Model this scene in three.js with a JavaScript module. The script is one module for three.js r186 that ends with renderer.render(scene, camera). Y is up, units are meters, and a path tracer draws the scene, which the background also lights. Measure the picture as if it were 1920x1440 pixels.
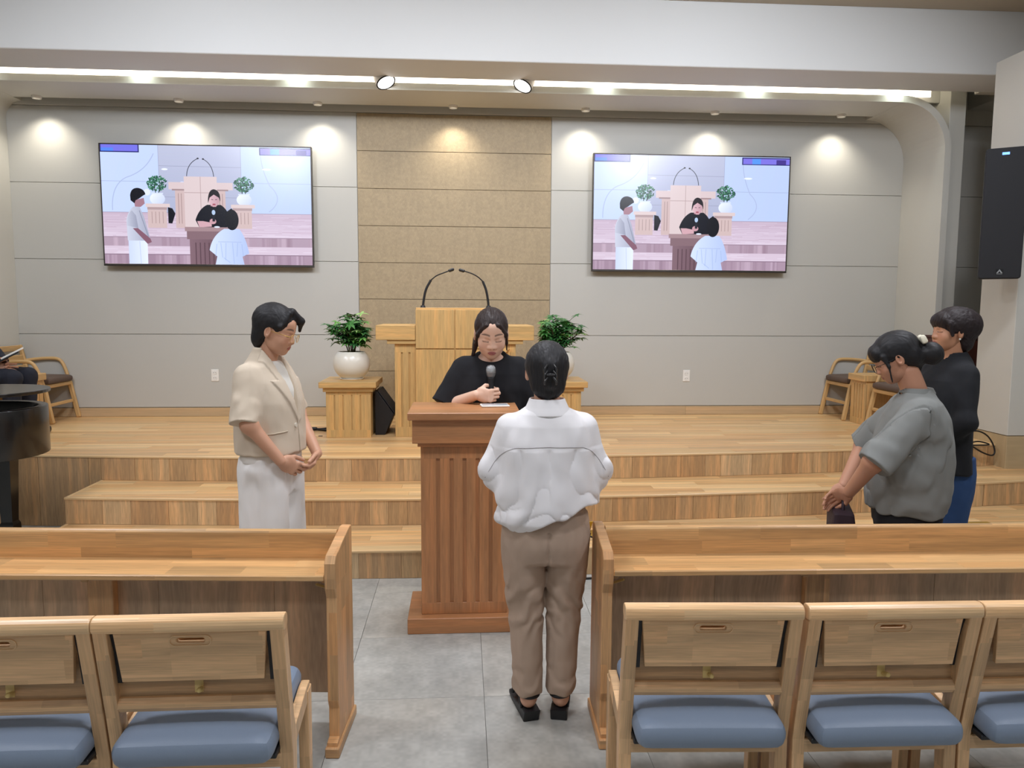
import * as THREE from 'three';
import { mergeGeometries, toCreasedNormals } from 'three/addons/utils/BufferGeometryUtils.js';
import { RectAreaLightUniformsLib } from 'three/addons/lights/RectAreaLightUniformsLib.js';
import { createNoise3D } from 'simplex-noise';

// ---------------------------------------------------------------- camera, exposure
const scene = new THREE.Scene();
scene.background = new THREE.Color(0x050505);
const renderer = new THREE.WebGLRenderer({ antialias: true });
renderer.toneMapping = THREE.LinearToneMapping;
renderer.toneMappingExposure = 1.03;
renderer.shadowMap.enabled = true;
RectAreaLightUniformsLib.init();
const camera = new THREE.PerspectiveCamera(2 * Math.atan(720 / 1400) * 180 / Math.PI, 4 / 3, 0.05, 60);
camera.position.set(0, 1.66, 0);
camera.rotation.order = 'YXZ';
camera.rotation.set(-5.696 * Math.PI / 180, -3.798 * Math.PI / 180, 0.307 * Math.PI / 180);
scene.add(camera);

// light levels of the lamps the room has
const L = {
  nave: 53,          // ceiling panels over the seats (rect area lights)
  naveColor: 0xf3f6ff,
  wash: 2.2,          // small downlights in the slot above the back wall
  washColor: 0xfff6e6,
  lip: 0.7,           // small downlights in the slot above the arch edge
  spot: 9,           // two swivel spots aimed at the pulpit
  cove: 1.5,
  track: 15,          // ceiling spotlights over the front seats, aimed at the stage          // LED strip
};

// ---------------------------------------------------------------- helpers
let seed = 20240611;
const rnd = () => { seed = (seed + 0x6d2b79f5) | 0; let t = Math.imul(seed ^ (seed >>> 15), 1 | seed); t = (t + Math.imul(t ^ (t >>> 7), 61 | t)) ^ t; return ((t ^ (t >>> 14)) >>> 0) / 4294967296; };
const rr = (a, b) => a + (b - a) * rnd();
const clamp = (x, a, b) => Math.max(a, Math.min(b, x));
const mix = (a, b, t) => a + (b - a) * t;
const sstep = (a, b, x) => { const t = clamp((x - a) / (b - a), 0, 1); return t * t * (3 - 2 * t); };
const noise3 = createNoise3D(rnd);
const V = (x, y, z) => new THREE.Vector3(x, y, z);
const D2R = Math.PI / 180;

const used = {};
function numbered(name) { const n = used[name] = (used[name] || 0) + 1; return n === 1 ? name : name + '_' + String(n - 1).padStart(3, '0'); }
function shade(o) { o.traverse((m) => { if (m.isMesh) { m.castShadow = true; m.receiveShadow = true; } }); return o; }
function put(name, geo, mat, parent) {
  const m = new THREE.Mesh(geo, mat); m.name = parent ? name : numbered(name);
  m.castShadow = m.receiveShadow = true; (parent || scene).add(m); return m;
}
function tag(o, label, category, group) { o.userData.label = label; o.userData.category = category; if (group) o.userData.group = group; return o; }
function thing(name, label, category, pos = [0, 0, 0], turn = 0, group) {
  const g = new THREE.Group(); g.name = numbered(name); g.position.set(...pos); g.rotation.y = turn; scene.add(g); return tag(g, label, category, group);
}
function struct(name, label) { const g = new THREE.Group(); g.name = name; g.userData.kind = 'structure'; g.userData.label = label; scene.add(g); return g; }
function copyThing(src, pos, turn, label) {
  const c = src.clone(); c.userData = { ...src.userData }; c.name = numbered(src.name.replace(/_\d\d\d$/, '')); c.position.set(...pos); c.rotation.y = turn; if (label) c.userData.label = label; scene.add(c); return c;
}

// geometry made of flat quads and triangles
function polyGeo(tris) { const g = new THREE.BufferGeometry(); g.setAttribute('position', new THREE.Float32BufferAttribute(tris, 3)); g.computeVertexNormals(); return g; }
// box with chamfered edges, centred
function cbox(w, h, d, c = 0.002) {
  c = Math.min(c, w / 2.2, h / 2.2, d / 2.2);
  const X = w / 2, Y = h / 2, Z = d / 2, t = [];
  const P = (sx, sy, sz, k) => [sx * (k === 0 ? X : X - c), sy * (k === 1 ? Y : Y - c), sz * (k === 2 ? Z : Z - c)];
  const tri = (a, b, e) => {
    const n = [(b[1] - a[1]) * (e[2] - a[2]) - (b[2] - a[2]) * (e[1] - a[1]), (b[2] - a[2]) * (e[0] - a[0]) - (b[0] - a[0]) * (e[2] - a[2]), (b[0] - a[0]) * (e[1] - a[1]) - (b[1] - a[1]) * (e[0] - a[0])];
    const o = n[0] * (a[0] + b[0] + e[0]) + n[1] * (a[1] + b[1] + e[1]) + n[2] * (a[2] + b[2] + e[2]);
    if (o >= 0) t.push(...a, ...b, ...e); else t.push(...a, ...e, ...b);
  };
  const quad = (a, b, e, f) => { tri(a, b, e); tri(a, e, f); };
  for (const s of [-1, 1]) {
    quad(P(s, -1, -1, 0), P(s, 1, -1, 0), P(s, 1, 1, 0), P(s, -1, 1, 0));
    quad(P(-1, s, -1, 1), P(1, s, -1, 1), P(1, s, 1, 1), P(-1, s, 1, 1));
    quad(P(-1, -1, s, 2), P(1, -1, s, 2), P(1, 1, s, 2), P(-1, 1, s, 2));
    for (const q of [-1, 1]) {
      quad(P(s, q, -1, 0), P(s, q, 1, 0), P(s, q, 1, 1), P(s, q, -1, 1));
      quad(P(s, -1, q, 0), P(s, 1, q, 0), P(s, 1, q, 2), P(s, -1, q, 2));
      quad(P(-1, s, q, 1), P(1, s, q, 1), P(1, s, q, 2), P(-1, s, q, 2));
      for (const r of [-1, 1]) tri(P(s, q, r, 0), P(s, q, r, 1), P(s, q, r, 2));
    }
  }
  return polyGeo(t);
}
// metre uv by the face direction; grain = axis (0,1,2) that becomes u
function triUV(g, grain = 0, off = [rnd() * 9, rnd() * 9]) {
  if (g.index) g = g.toNonIndexed();
  const p = g.attributes.position, uv = new Float32Array(p.count * 2), a = V(0, 0, 0), b = V(0, 0, 0), c = V(0, 0, 0), n = V(0, 0, 0);
  for (let i = 0; i < p.count; i += 3) {
    a.fromBufferAttribute(p, i); b.fromBufferAttribute(p, i + 1); c.fromBufferAttribute(p, i + 2);
    n.copy(b).sub(a).cross(c.clone().sub(a));
    const s = [Math.abs(n.x), Math.abs(n.y), Math.abs(n.z)], k = s[0] > s[1] ? (s[0] > s[2] ? 0 : 2) : (s[1] > s[2] ? 1 : 2);
    let ax = [0, 1, 2].filter((q) => q !== k);
    if (ax[1] === grain) ax = [ax[1], ax[0]];
    for (let j = 0; j < 3; j++) { const q = [p.getX(i + j), p.getY(i + j), p.getZ(i + j)]; uv[(i + j) * 2] = q[ax[0]] + off[0]; uv[(i + j) * 2 + 1] = q[ax[1]] + off[1]; }
  }
  g.setAttribute('uv', new THREE.BufferAttribute(uv, 2));
  return g;
}
const at = (g, x, y, z) => g.translate(x, y, z);
const merge = (list) => mergeGeometries(list.map((g) => { const q = g.index ? g.toNonIndexed() : g; const o = new THREE.BufferGeometry(); o.setAttribute('position', q.attributes.position); o.setAttribute('normal', q.attributes.normal); if (q.attributes.uv) o.setAttribute('uv', q.attributes.uv); else o.setAttribute('uv', new THREE.Float32BufferAttribute(new Float32Array(q.attributes.position.count * 2), 2)); return o; }));
const bx = (x0, x1, y0, y1, z0, z1, c = 0.002, grain = 0) => triUV(at(cbox(x1 - x0, y1 - y0, z1 - z0, c), (x0 + x1) / 2, (y0 + y1) / 2, (z0 + z1) / 2), grain);
// extrude a profile given as [a,b] points; plane 'zy' -> thickness along x, 'xy' -> along z, 'xz' -> along y
function prism(pts, t0, t1, plane = 'xy', bevel = 0, grain = 0) {
  const s = new THREE.Shape(pts.map((q) => new THREE.Vector2(q[0], q[1])));
  const g = new THREE.ExtrudeGeometry(s, { depth: t1 - t0 - 2 * bevel, bevelEnabled: bevel > 0, bevelSize: bevel, bevelThickness: bevel, bevelOffset: -bevel, bevelSegments: 2, curveSegments: 10 });
  g.translate(0, 0, t0 + bevel);
  if (plane === 'zy') g.applyMatrix4(new THREE.Matrix4().set(0, 0, 1, 0, 0, 1, 0, 0, -1, 0, 0, 0, 0, 0, 0, 1));   // shape x -> -z
  if (plane === 'xz') g.applyMatrix4(new THREE.Matrix4().set(1, 0, 0, 0, 0, 0, 1, 0, 0, -1, 0, 0, 0, 0, 0, 1));   // shape y -> -z
  return triUV(g, grain);
}
function tubeGeo(pts, r, seg = 24, rad = 8, closed = false) { return new THREE.TubeGeometry(new THREE.CatmullRomCurve3(pts.map((q) => V(...q)), closed, 'catmullrom', 0.5), seg, r, rad, closed); }
function cyl(r0, r1, h, n = 20) { return new THREE.CylinderGeometry(r0, r1, h, n); }
function barGeo(a, b, w, d, c = 0.002, twist = 0) {   // square bar from a to b
  const A = V(...a), B = V(...b), len = A.distanceTo(B), g = triUV(cbox(w, len, d, c), 1);
  const q = new THREE.Quaternion().setFromUnitVectors(V(0, 1, 0), B.clone().sub(A).normalize());
  if (twist) g.rotateY(twist);
  g.applyQuaternion(q); g.translate((A.x + B.x) / 2, (A.y + B.y) / 2, (A.z + B.z) / 2); return g;
}
// soft pad: box pushed out towards its middle
function padGeo(w, h, d, r, crown = 0.01, n = 14) {
  const g = new THREE.BoxGeometry(w, h, d, n, 5, n), p = g.attributes.position;
  for (let i = 0; i < p.count; i++) {
    let x = p.getX(i), y = p.getY(i), z = p.getZ(i);
    const cx = clamp(x, -w / 2 + r, w / 2 - r), cy = clamp(y, -h / 2 + r, h / 2 - r), cz = clamp(z, -d / 2 + r, d / 2 - r), e = V(x - cx, y - cy, z - cz), l = e.length();
    if (l > 1e-6) { e.multiplyScalar(r / l); x = cx + e.x; y = cy + e.y; z = cz + e.z; }
    if (y > 0) y += crown * (1 - (2 * x / w) ** 2) * (1 - (2 * z / d) ** 2);
    p.setXYZ(i, x, y, z);
  }
  g.computeVertexNormals(); return g;
}

// ---------------------------------------------------------------- textures
const P2 = new Uint8Array(512); for (let i = 0; i < 256; i++) P2[i] = i; for (let i = 255; i > 0; i--) { const j = Math.floor(rnd() * (i + 1)); [P2[i], P2[j]] = [P2[j], P2[i]]; } for (let i = 0; i < 256; i++) P2[256 + i] = P2[i];
function vn(x, y, px, py) {   // periodic value noise
  const xi = Math.floor(x), yi = Math.floor(y), fx = x - xi, fy = y - yi, u = fx * fx * (3 - 2 * fx), v = fy * fy * (3 - 2 * fy);
  const m = (a, n) => ((a % n) + n) % n, h = (a, b) => P2[P2[m(a, px) & 255] + (m(b, py) & 255)] / 255;
  return mix(mix(h(xi, yi), h(xi + 1, yi), u), mix(h(xi, yi + 1), h(xi + 1, yi + 1), u), v);
}
function dataTex(w, h, f, srgb = true) {
  const d = new Uint8Array(w * h * 4);
  for (let y = 0; y < h; y++) for (let x = 0; x < w; x++) { const c = f(x / w, y / h), i = (y * w + x) * 4; d[i] = clamp(c[0], 0, 255); d[i + 1] = clamp(c[1], 0, 255); d[i + 2] = clamp(c[2], 0, 255); d[i + 3] = 255; }
  const t = new THREE.DataTexture(d, w, h, THREE.RGBAFormat); t.wrapS = t.wrapT = THREE.RepeatWrapping; t.magFilter = THREE.LinearFilter; t.minFilter = THREE.LinearMipmapLinearFilter; t.generateMipmaps = true;
  if (srgb) t.colorSpace = THREE.SRGBColorSpace; t.needsUpdate = true; return t;
}
const rep = (t, lu, lv) => { t.repeat.set(1 / lu, 1 / lv); return t; };
const sc = (c, k) => [c[0] * k, c[1] * k, c[2] * k];
// straight grained wood, u along the grain; size lu x lv metres
function woodTex(base, { lu = 1.6, lv = 0.4, fine = 0.05, broad = 0.08, cath = 0.5, w = 512, h = 512, ph = 0 } = {}) {
  return rep(dataTex(w, h, (u, v) => {
    const wob = (vn(u * 4 + ph, v * 3, 4, 3) - 0.5) * 0.05 * cath + (vn(u * 9, v * 4 + ph, 9, 4) - 0.5) * 0.015;
    const vv = v + wob;
    const f = vn(u * 10, vv * 96, 10, 96) - 0.5, f2 = vn(u * 26, vv * 190, 26, 190) - 0.5, b = vn(u * 2, vv * 12, 2, 12) - 0.5, b2 = vn(u * 3 + 7, vv * 34, 3, 34) - 0.5;
    const k = 1 + f * fine * 2 + f2 * fine * 1.6 + b * broad * 2 + b2 * broad;
    const warm = 1 + b * 0.05;
    return [base[0] * k * warm, base[1] * k, base[2] * k / warm];
  }), lu, lv);
}
// board glued up from short staves of different tone (finger jointed), flush
function staveTex(base, { lu = 2.0, lv = 0.4, rows = 6, tone = 0.12, hue = 0.05, w = 1024, h = 512, ph = 0 } = {}) {
  const cuts = []; for (let r = 0; r < rows; r++) { const c = [rnd() * 0.2]; while (c[c.length - 1] < 1) c.push(c[c.length - 1] + rr(0.1, 0.3)); c.pop(); cuts.push(c.map((s) => [s, rr(-1, 1), rr(-1, 1), rnd() * 50])); }
  return rep(dataTex(w, h, (u, v) => {
    const r = Math.min(rows - 1, Math.floor(v * rows)), c = cuts[r]; let q = c[c.length - 1]; for (const s of c) if (u >= s[0]) q = s;
    const wob = (vn(u * 5 + q[3], v * 5, 5, 5) - 0.5) * 0.05, vv = v + wob;
    const f = vn(u * 12 + q[3], vv * 90, 12, 90) - 0.5, f2 = vn(u * 40, vv * 200 + q[3], 40, 200) - 0.5, b = vn(u * 3 + q[3], vv * 16 + q[3], 64, 64) - 0.5;
    const k = 1 + q[1] * tone + f * 0.10 + f2 * 0.08 + b * 0.16, hu = 1 + q[2] * hue;
    let c3 = [base[0] * k * hu, base[1] * k, base[2] * k / hu];
    const kn = vn(u * 9 + q[3], v * 7 + 3, 64, 64); if (kn > 0.965) c3 = sc(c3, 1 - (kn - 0.965) * 6);
    return c3;
  }), lu, lv);
}
const noiseBump = (() => rep(dataTex(256, 256, (u, v) => { const k = 255 * (0.5 + 0.5 * (vn(u * 128, v * 128, 128, 128) - 0.5) + 0.4 * (vn(u * 40, v * 40, 40, 40) - 0.5)); return [k, k, k]; }, false), 0.25, 0.25))();
const weaveBump = (() => rep(dataTex(256, 256, (u, v) => { const a = Math.sin(u * 64 * 2 * Math.PI), b = Math.sin(v * 64 * 2 * Math.PI), k = 128 + 60 * a * b + 60 * (vn(u * 90, v * 90, 90, 90) - 0.5); return [k, k, k]; }, false), 0.12, 0.12))();
const std = (o) => new THREE.MeshStandardMaterial(o);
const phys = (o) => new THREE.MeshPhysicalMaterial(o);
const hex = (h) => new THREE.Color(h);

// materials
const M = {};
M.wallPaint = std({ color: hex('#cbcac2'), roughness: 0.62, bumpMap: noiseBump, bumpScale: 0.0004 });
M.wallPanel = std({ color: hex('#bfbeb7'), roughness: 0.5, bumpMap: noiseBump, bumpScale: 0.0002 });
M.beam = std({ color: hex('#d6d7d5'), roughness: 0.7 });
M.ceiling = std({ color: hex('#b4aa99'), roughness: 0.8 });
M.groove = std({ color: hex('#bfbeb7'), roughness: 0.9 });
M.beige = std({ map: rep(dataTex(512, 512, (u, v) => { const k = 1 + (vn(u * 200, v * 200, 200, 200) - 0.5) * 0.14 + (vn(u * 24, v * 24, 24, 24) - 0.5) * 0.07; return [168 * k, 150 * k, 119 * k]; }), 0.6, 0.6), roughness: 0.55 });
M.baseTrim = std({ map: woodTex([200, 170, 130], { lu: 2.4, lv: 0.5, fine: 0.03, broad: 0.03 }), roughness: 0.5 });
M.pierBase = std({ map: rep(dataTex(256, 256, (u, v) => { const k = 1 + (vn(u * 8, v * 60, 8, 60) - 0.5) * 0.05 + (vn(u * 4, v * 4, 4, 4) - 0.5) * 0.08; return [190 * k, 168 * k, 130 * k]; }), 1, 1), roughness: 0.5 });
M.tiles = []; for (let i = 0; i < 3; i++) { const ph = i * 11.3; M.tiles.push(std({ roughness: 0.42, map: rep(dataTex(512, 512, (u, v) => { const k = 1 + (vn(u * 6 + ph, v * 6, 6, 6) - 0.5) * 0.10 + (vn(u * 22, v * 22 + ph, 22, 22) - 0.5) * 0.10 + (vn(u * 90, v * 90, 90, 90) - 0.5) * 0.08; const w = (vn(u * 5, v * 5 + ph, 5, 5) - 0.5) * 5; return [176 * k + w, 175 * k, 168 * k - w]; }), 1.3, 1.3) })); }
M.deck = []; for (let i = 0; i < 7; i++) { const t = [[217, 177, 123], [211, 168, 114], [223, 185, 133], [206, 162, 110], [214, 174, 122], [226, 189, 136], [208, 167, 117]][i]; M.deck.push(std({ map: woodTex(t, { lu: 1.4, lv: 0.22, fine: 0.05, broad: 0.07, cath: 0.4, ph: i * 3.7, w: 512, h: 256 }), roughness: 0.38 })); }
M.riser = []; for (let i = 0; i < 7; i++) { const t = [[210, 172, 125], [201, 161, 115], [216, 180, 134], [196, 156, 111], [206, 168, 122], [220, 186, 141], [198, 160, 117]][i]; M.riser.push(std({ map: woodTex(t, { lu: 0.9, lv: 0.3, fine: 0.06, broad: 0.08, cath: 1.1, ph: i * 5.1, w: 256, h: 256 }), roughness: 0.45 })); }
M.nosing = std({ map: woodTex([224, 188, 138], { lu: 1.4, lv: 0.2, fine: 0.03, broad: 0.03, w: 256, h: 128 }), roughness: 0.35 });
M.core = std({ color: hex('#7a5f42'), roughness: 0.8 });
M.oak = std({ map: woodTex([208, 168, 108], { lu: 1.2, lv: 0.35, fine: 0.05, broad: 0.04, cath: 0.15 }), roughness: 0.42 });
M.lectern = std({ map: woodTex([190, 133, 88], { lu: 1.0, lv: 0.3, fine: 0.05, broad: 0.05, cath: 0.15 }), roughness: 0.4 });
M.pew = std({ map: staveTex([206, 161, 108], { rows: 5, lu: 2.2, lv: 0.4, tone: 0.075, hue: 0.025 }), roughness: 0.35 });
M.pewEnd = std({ map: staveTex([204, 156, 107], { rows: 6, lu: 1.6, lv: 0.42, tone: 0.07, hue: 0.03 }), roughness: 0.4 });
M.pewPanel = std({ map: woodTex([204, 170, 136], { lu: 0.9, lv: 0.8, fine: 0.05, broad: 0.10, cath: 0.2 }), roughness: 0.5 });
M.chairWood = std({ map: staveTex([214, 172, 126], { rows: 5, lu: 1.6, lv: 0.3, tone: 0.06, hue: 0.02 }), roughness: 0.38 });
M.chairTop = std({ map: staveTex([230, 190, 142], { rows: 3, lu: 2.4, lv: 0.3, tone: 0.05, hue: 0.02, w: 512 }), roughness: 0.32 });
M.chairPly = std({ map: woodTex([176, 142, 104], { lu: 0.9, lv: 0.3, fine: 0.05, broad: 0.06, w: 256, h: 256 }), roughness: 0.5 });
M.blue = std({ color: hex('#7d8ca0'), roughness: 0.42, bumpMap: noiseBump, bumpScale: 0.0003 });
M.black = std({ color: hex('#15161a'), roughness: 0.5 });
M.blackMetal = std({ color: hex('#1a1b1d'), roughness: 0.4, metalness: 0.4 });
M.cable = std({ color: hex('#17130f'), roughness: 0.55 });
M.brass = std({ color: hex('#c6a44c'), roughness: 0.35, metalness: 0.7 });
M.peg = std({ color: hex('#d8bd7a'), roughness: 0.4 });
M.silver = std({ color: hex('#b9bbbd'), roughness: 0.35, metalness: 0.85 });
M.clergy = std({ map: woodTex([206, 166, 110], { lu: 1.0, lv: 0.3, fine: 0.05, broad: 0.05, w: 256, h: 256 }), roughness: 0.42 });
M.brownPad = std({ color: hex('#5b4a40'), roughness: 0.7, bumpMap: weaveBump, bumpScale: 0.0006 });
M.ceramic = phys({ color: hex('#e4dfd2'), roughness: 0.28, clearcoat: 0.4, clearcoatRoughness: 0.25 });
M.soil = std({ color: hex('#2e2419'), roughness: 1 });
M.stem = std({ color: hex('#4f4a2a'), roughness: 0.8 });
M.leafs = ['#3f7a36', '#2f6430', '#5a9440', '#356f3a'].map((c) => phys({ color: hex(c), roughness: 0.5, side: THREE.DoubleSide, transmission: 0.0 }));
M.leafPale = phys({ color: hex('#8fb56a'), roughness: 0.5, side: THREE.DoubleSide });
M.white = std({ color: hex('#e8e6e0'), roughness: 0.6 });
M.outlet = std({ color: hex('#eceae4'), roughness: 0.4 });
M.tvFrame = std({ color: hex('#4b4744'), roughness: 0.35, metalness: 0.6 });
M.piano = phys({ color: hex('#0b0b0c'), roughness: 0.3, clearcoat: 0.35, clearcoatRoughness: 0.12 });
// ---------------------------------------------------------------- room shell
const HS = [0, 0.178, 0.363, 0.548];           // floor, step 1, step 2, stage
const WZ = -7.83;                              // face of the back wall panels
const SOF = 3.66, UND = 3.735, CEIL = 4.27, BEAMZ = -6.51;
const PXL = -4.449, PXR = 4.671;               // inner sides of the arch
{
  const floor = struct('floor', 'grey stone-look vinyl tile floor of the hall');
  put('subfloor', bx(-8, 8, -0.15, -0.006, -7.9, 6, 0.001), std({ color: hex('#6c6b66'), roughness: 0.9 }), floor);
  const T = 0.605, variants = [0, 1, 2, 3, 4, 5].map(() => triUV(cbox(T - 0.0016, 0.006, T - 0.0016, 0.0008), 0));
  let n = 0;
  for (let i = -6; i <= 7; i++) for (let j = -3; j <= 6; j++) {
    const x = 0.0905 + (i + 0.5) * T, z = -3.07 - 0 + (j - 2) * T - T / 2 + T;
    if (z < -4.6 || z > 0.7 || Math.abs(x) > 4.2) continue;
    const m = put('tile', variants[Math.floor(rnd() * 6)], M.tiles[n++ % 3], floor); m.position.set(x, -0.003, z);
  }
  // tiles beside and behind the part the picture shows
  const rest = [];
  for (let i = -12; i <= 12; i++) for (let j = -5; j <= 15; j++) {
    const x = 0.0905 + (i + 0.5) * T, z = -3.07 + (j - 2) * T + T / 2;
    if (z > -4.6 && z <= 0.7 && Math.abs(x) <= 4.2 && i >= -6 && i <= 7 && j >= -3 && j <= 6) continue;
    if (z < -5.9 || Math.abs(x) > 7.4) continue;
    rest.push(at(variants[(i + j + 60) % 6].clone(), x, -0.003, z));
  }
  const r = put('tiles', merge(rest), M.tiles[1], floor); r.userData.kind = 'stuff';
}
{ // back wall: white panels left and right, beige panels in the middle, recessed joints
  const w = struct('wall_back', 'white panelled wall behind the stage with a beige middle section');
  put('backing', bx(-6.2, 6.4, 0.3, 4.6, WZ - 0.2, WZ - 0.012, 0.001), M.groove, w);
  const ys = [0.641, 1.391, 2.139, 2.887, 3.622], gap = 0.005;
  for (const [x0, x1] of [[-4.6, -1.065], [0.913, 4.72], [4.72, 6.3]]) for (let i = 0; i < 4; i++) put('panel', bx(x0 + (x0 > 4 ? 0 : gap / 2), x1 - gap / 2, ys[i] + gap / 2, ys[i + 1] - (i < 3 ? gap / 2 : 0), WZ - 0.014, WZ, 0.0015), M.wallPanel, w);
  for (let i = 0; i < 8; i++) { const y0 = 0.641 + i * 0.3727, y1 = i === 7 ? 3.622 : y0 + 0.3727; put('beige_panel', bx(-1.065 + gap / 2, 0.913 - gap / 2, y0 + gap / 2, y1 - gap / 2, WZ - 0.014, WZ + 0.001, 0.0018), M.beige, w); }
  put('top_strip', bx(-6.2, 6.3, 3.627, 4.4, WZ - 0.014, WZ + 0.012, 0.0015), M.wallPaint, w);
  const b = struct('baseboard_back', 'tan wood baseboard along the back of the stage');
  for (let x = -4.449; x < 4.67; x += 2.28) put('board', bx(x, Math.min(x + 2.279, 4.67), HS[3], 0.636, WZ - 0.012, WZ + 0.006, 0.002), M.baseTrim, b);
}
{ // rounded arch lining the stage recess
  const z0 = WZ + 0.001, z1 = -7.14, th = 0.064, zs = -7.68;
  const p = struct('trim_1', 'white rounded arch framing the stage wall');
  const side = (X, R, s) => {
    const cx = X - s * R, cy = SOF - R, pts = [[X, HS[3]]];
    for (let i = 0; i <= 14; i++) { const a = i / 14 * Math.PI / 2; pts.push([cx + s * R * Math.cos(a), cy + R * Math.sin(a)]); }
    for (let i = 14; i >= 0; i--) { const a = i / 14 * Math.PI / 2; pts.push([cx + s * (R + th) * Math.cos(a), cy + (R + th) * Math.sin(a)]); }
    pts.push([X + s * th, HS[3]]);
    if (s < 0) pts.reverse();
    const sh = new THREE.Shape(pts.map((q) => new THREE.Vector2(...q)));
    const g = new THREE.ExtrudeGeometry(sh, { depth: z1 - z0, bevelEnabled: false }); g.translate(0, 0, z0);
    return g;
  };
  const smooth = (g) => { const q = g.toNonIndexed ? (g.index ? g.toNonIndexed() : g) : g; return q; };
  put('side', smooth(side(PXR, 0.44, 1)), M.wallPaint, p); put('side', smooth(side(PXL, 0.16, -1)), M.wallPaint, p);
  put('soffit', bx(PXL + 0.16, PXR - 0.44, SOF, SOF + th, zs, z1, 0.0015), M.wallPaint, p);
}
{ // piers beside the arch, cove behind it, beam in front
  const piece = (name, label, list) => { const g = struct(name, label); for (const [n, x0, x1, y0, y1, z0, z1, m] of list) put(n, bx(x0, x1, y0, y1, z0, z1, 0.003), m, g); };
  const W = M.wallPaint, B = M.pierBase;
  piece('wall_pier_right', 'white pier right of the arch', [['pier', 4.737, 4.90, HS[3], UND + 0.3, WZ + 0.02, -7.20, W]]);
  piece('wall_pier_left', 'white pier left of the arch', [['pier', -4.70, -4.515, HS[3], UND + 0.3, WZ + 0.02, -7.20, W]]);
  piece('wall_pillar_right', 'white pillar with tan base panels right of the stage', [['pillar', 4.50, 6.4, 0.641, UND + 0.02, -6.26, -5.83, W], ['base_panel', 4.503, 6.4, 0.36, 0.636, -6.258, -5.833, B], ['base_panel', 4.503, 4.64, 0.01, 0.357, -6.258, -5.833, B], ['base_panel', 4.643, 6.4, 0.01, 0.357, -6.258, -5.833, B]]);
  piece('wall_pillar_left', 'white pillar left of the stage', [['pillar', -6.4, -4.50, 0.641, UND + 0.02, -6.26, -5.83, W], ['base_panel', -6.4, -4.503, 0.01, 0.636, -6.258, -5.833, B]]);
  piece('ceiling_niche', 'bulkhead above the niche beside the arch', [['bulkhead', 5.33, 6.3, 3.78, 4.02, WZ + 0.02, -6.3, W]]);
  piece('wall_niche_right', 'side wall of the niche right of the stage', [['niche_side', 6.3, 6.45, 0, 4.5, -7.9, -5.8, W]]);
  piece('wall_niche_left', 'side wall of the niche left of the stage', [['niche_side', -6.45, -6.3, 0, 4.5, -7.9, -5.8, W]]);

  const b = struct('trim_2', 'wide white beam crossing the hall in front of the stage');
  const zr = -7.02;
  put('beam', bx(-7.5, 7.5, UND, CEIL + 0.12, zr, BEAMZ, 0.006), M.beam, b);
  put('cove_ceiling', bx(-7.5, 7.5, 4.02, 4.39, WZ - 0.1, zr - 0.001, 0.003), M.wallPaint, b);
  put('cove_end', bx(4.90, 5.3, UND, 4.02, -7.1, zr - 0.001, 0.003), M.wallPaint, b);
  put('cove_back', bx(PXL - 0.2, 4.736, SOF + 0.066, 4.02, -7.40, -7.37, 0.002), M.wallPaint, b);
}
{ // nave shell
  const c = struct('ceiling', 'plain ceiling over the seats');
  put('ceiling_board', bx(-7.5, 7.5, CEIL, CEIL + 0.12, BEAMZ + 0.002, 6, 0.002), M.ceiling, c);
  const w = struct('wall_left', 'white side wall'); put('wall', bx(-7.65, -7.5, 0, 4.4, -8, 6, 0.002), M.wallPaint, w);
  const w2 = struct('wall_right', 'white side wall'); put('wall', bx(7.5, 7.65, 0, 4.4, -8, 6, 0.002), M.wallPaint, w2);
  const w3 = struct('wall_rear', 'white wall behind the seats'); put('wall', bx(-7.65, 7.65, 0, 4.4, 6, 6.15, 0.002), M.wallPaint, w3);
}
// ---------------------------------------------------------------- stage with curved steps
const K = 0.0186, zf1 = (x) => -4.512 - K * x * x, zf2 = (x) => -5.06 - K * x * x, zf3 = (x) => -5.588 - K * x * x;
function plankGeo(x0, x1, z0, z1, y, th, zb, zf, n) {
  const cols = []; n = n || 1;
  for (let i = 0; i <= n; i++) { const x = mix(x0, x1, i / n), a = Math.max(z0, zb(x)), b = Math.min(z1, zf(x)); cols.push([x, a, Math.max(a, b)]); }
  const t = [], Q = (a, b, c, d) => t.push(...a, ...b, ...c, ...a, ...c, ...d), c0 = 0.0007; let area = 0;
  for (let i = 0; i < n; i++) {
    const [xa, aa, ba] = cols[i], [xb, ab, bb] = cols[i + 1]; if (ba - aa < 1e-4 && bb - ab < 1e-4) continue;
    area += (xb - xa) * ((ba - aa) + (bb - ab)) / 2;
    Q([xa, y, ba - c0], [xb, y, bb - c0], [xb, y, ab + c0], [xa, y, aa + c0]);
    Q([xa, y, ba - c0], [xa, y - c0, ba], [xb, y - c0, bb], [xb, y, bb - c0]);
    Q([xa, y - c0, ba], [xa, y - th, ba], [xb, y - th, bb], [xb, y - c0, bb]);
    Q([xb, y, ab + c0], [xb, y - c0, ab], [xa, y - c0, aa], [xa, y, aa + c0]);
    Q([xb, y - c0, ab], [xb, y - th, ab], [xa, y - th, aa], [xa, y - c0, aa]);
  }
  const s = cols[0], e = cols[n];
  Q([s[0], y, s[2]], [s[0], y, s[1]], [s[0], y - th, s[1]], [s[0], y - th, s[2]]);
  Q([e[0], y, e[1]], [e[0], y, e[2]], [e[0], y - th, e[2]], [e[0], y - th, e[1]]);
  if (area < 0.0006) return null;
  return triUV(polyGeo(t), 0);
}
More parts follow.
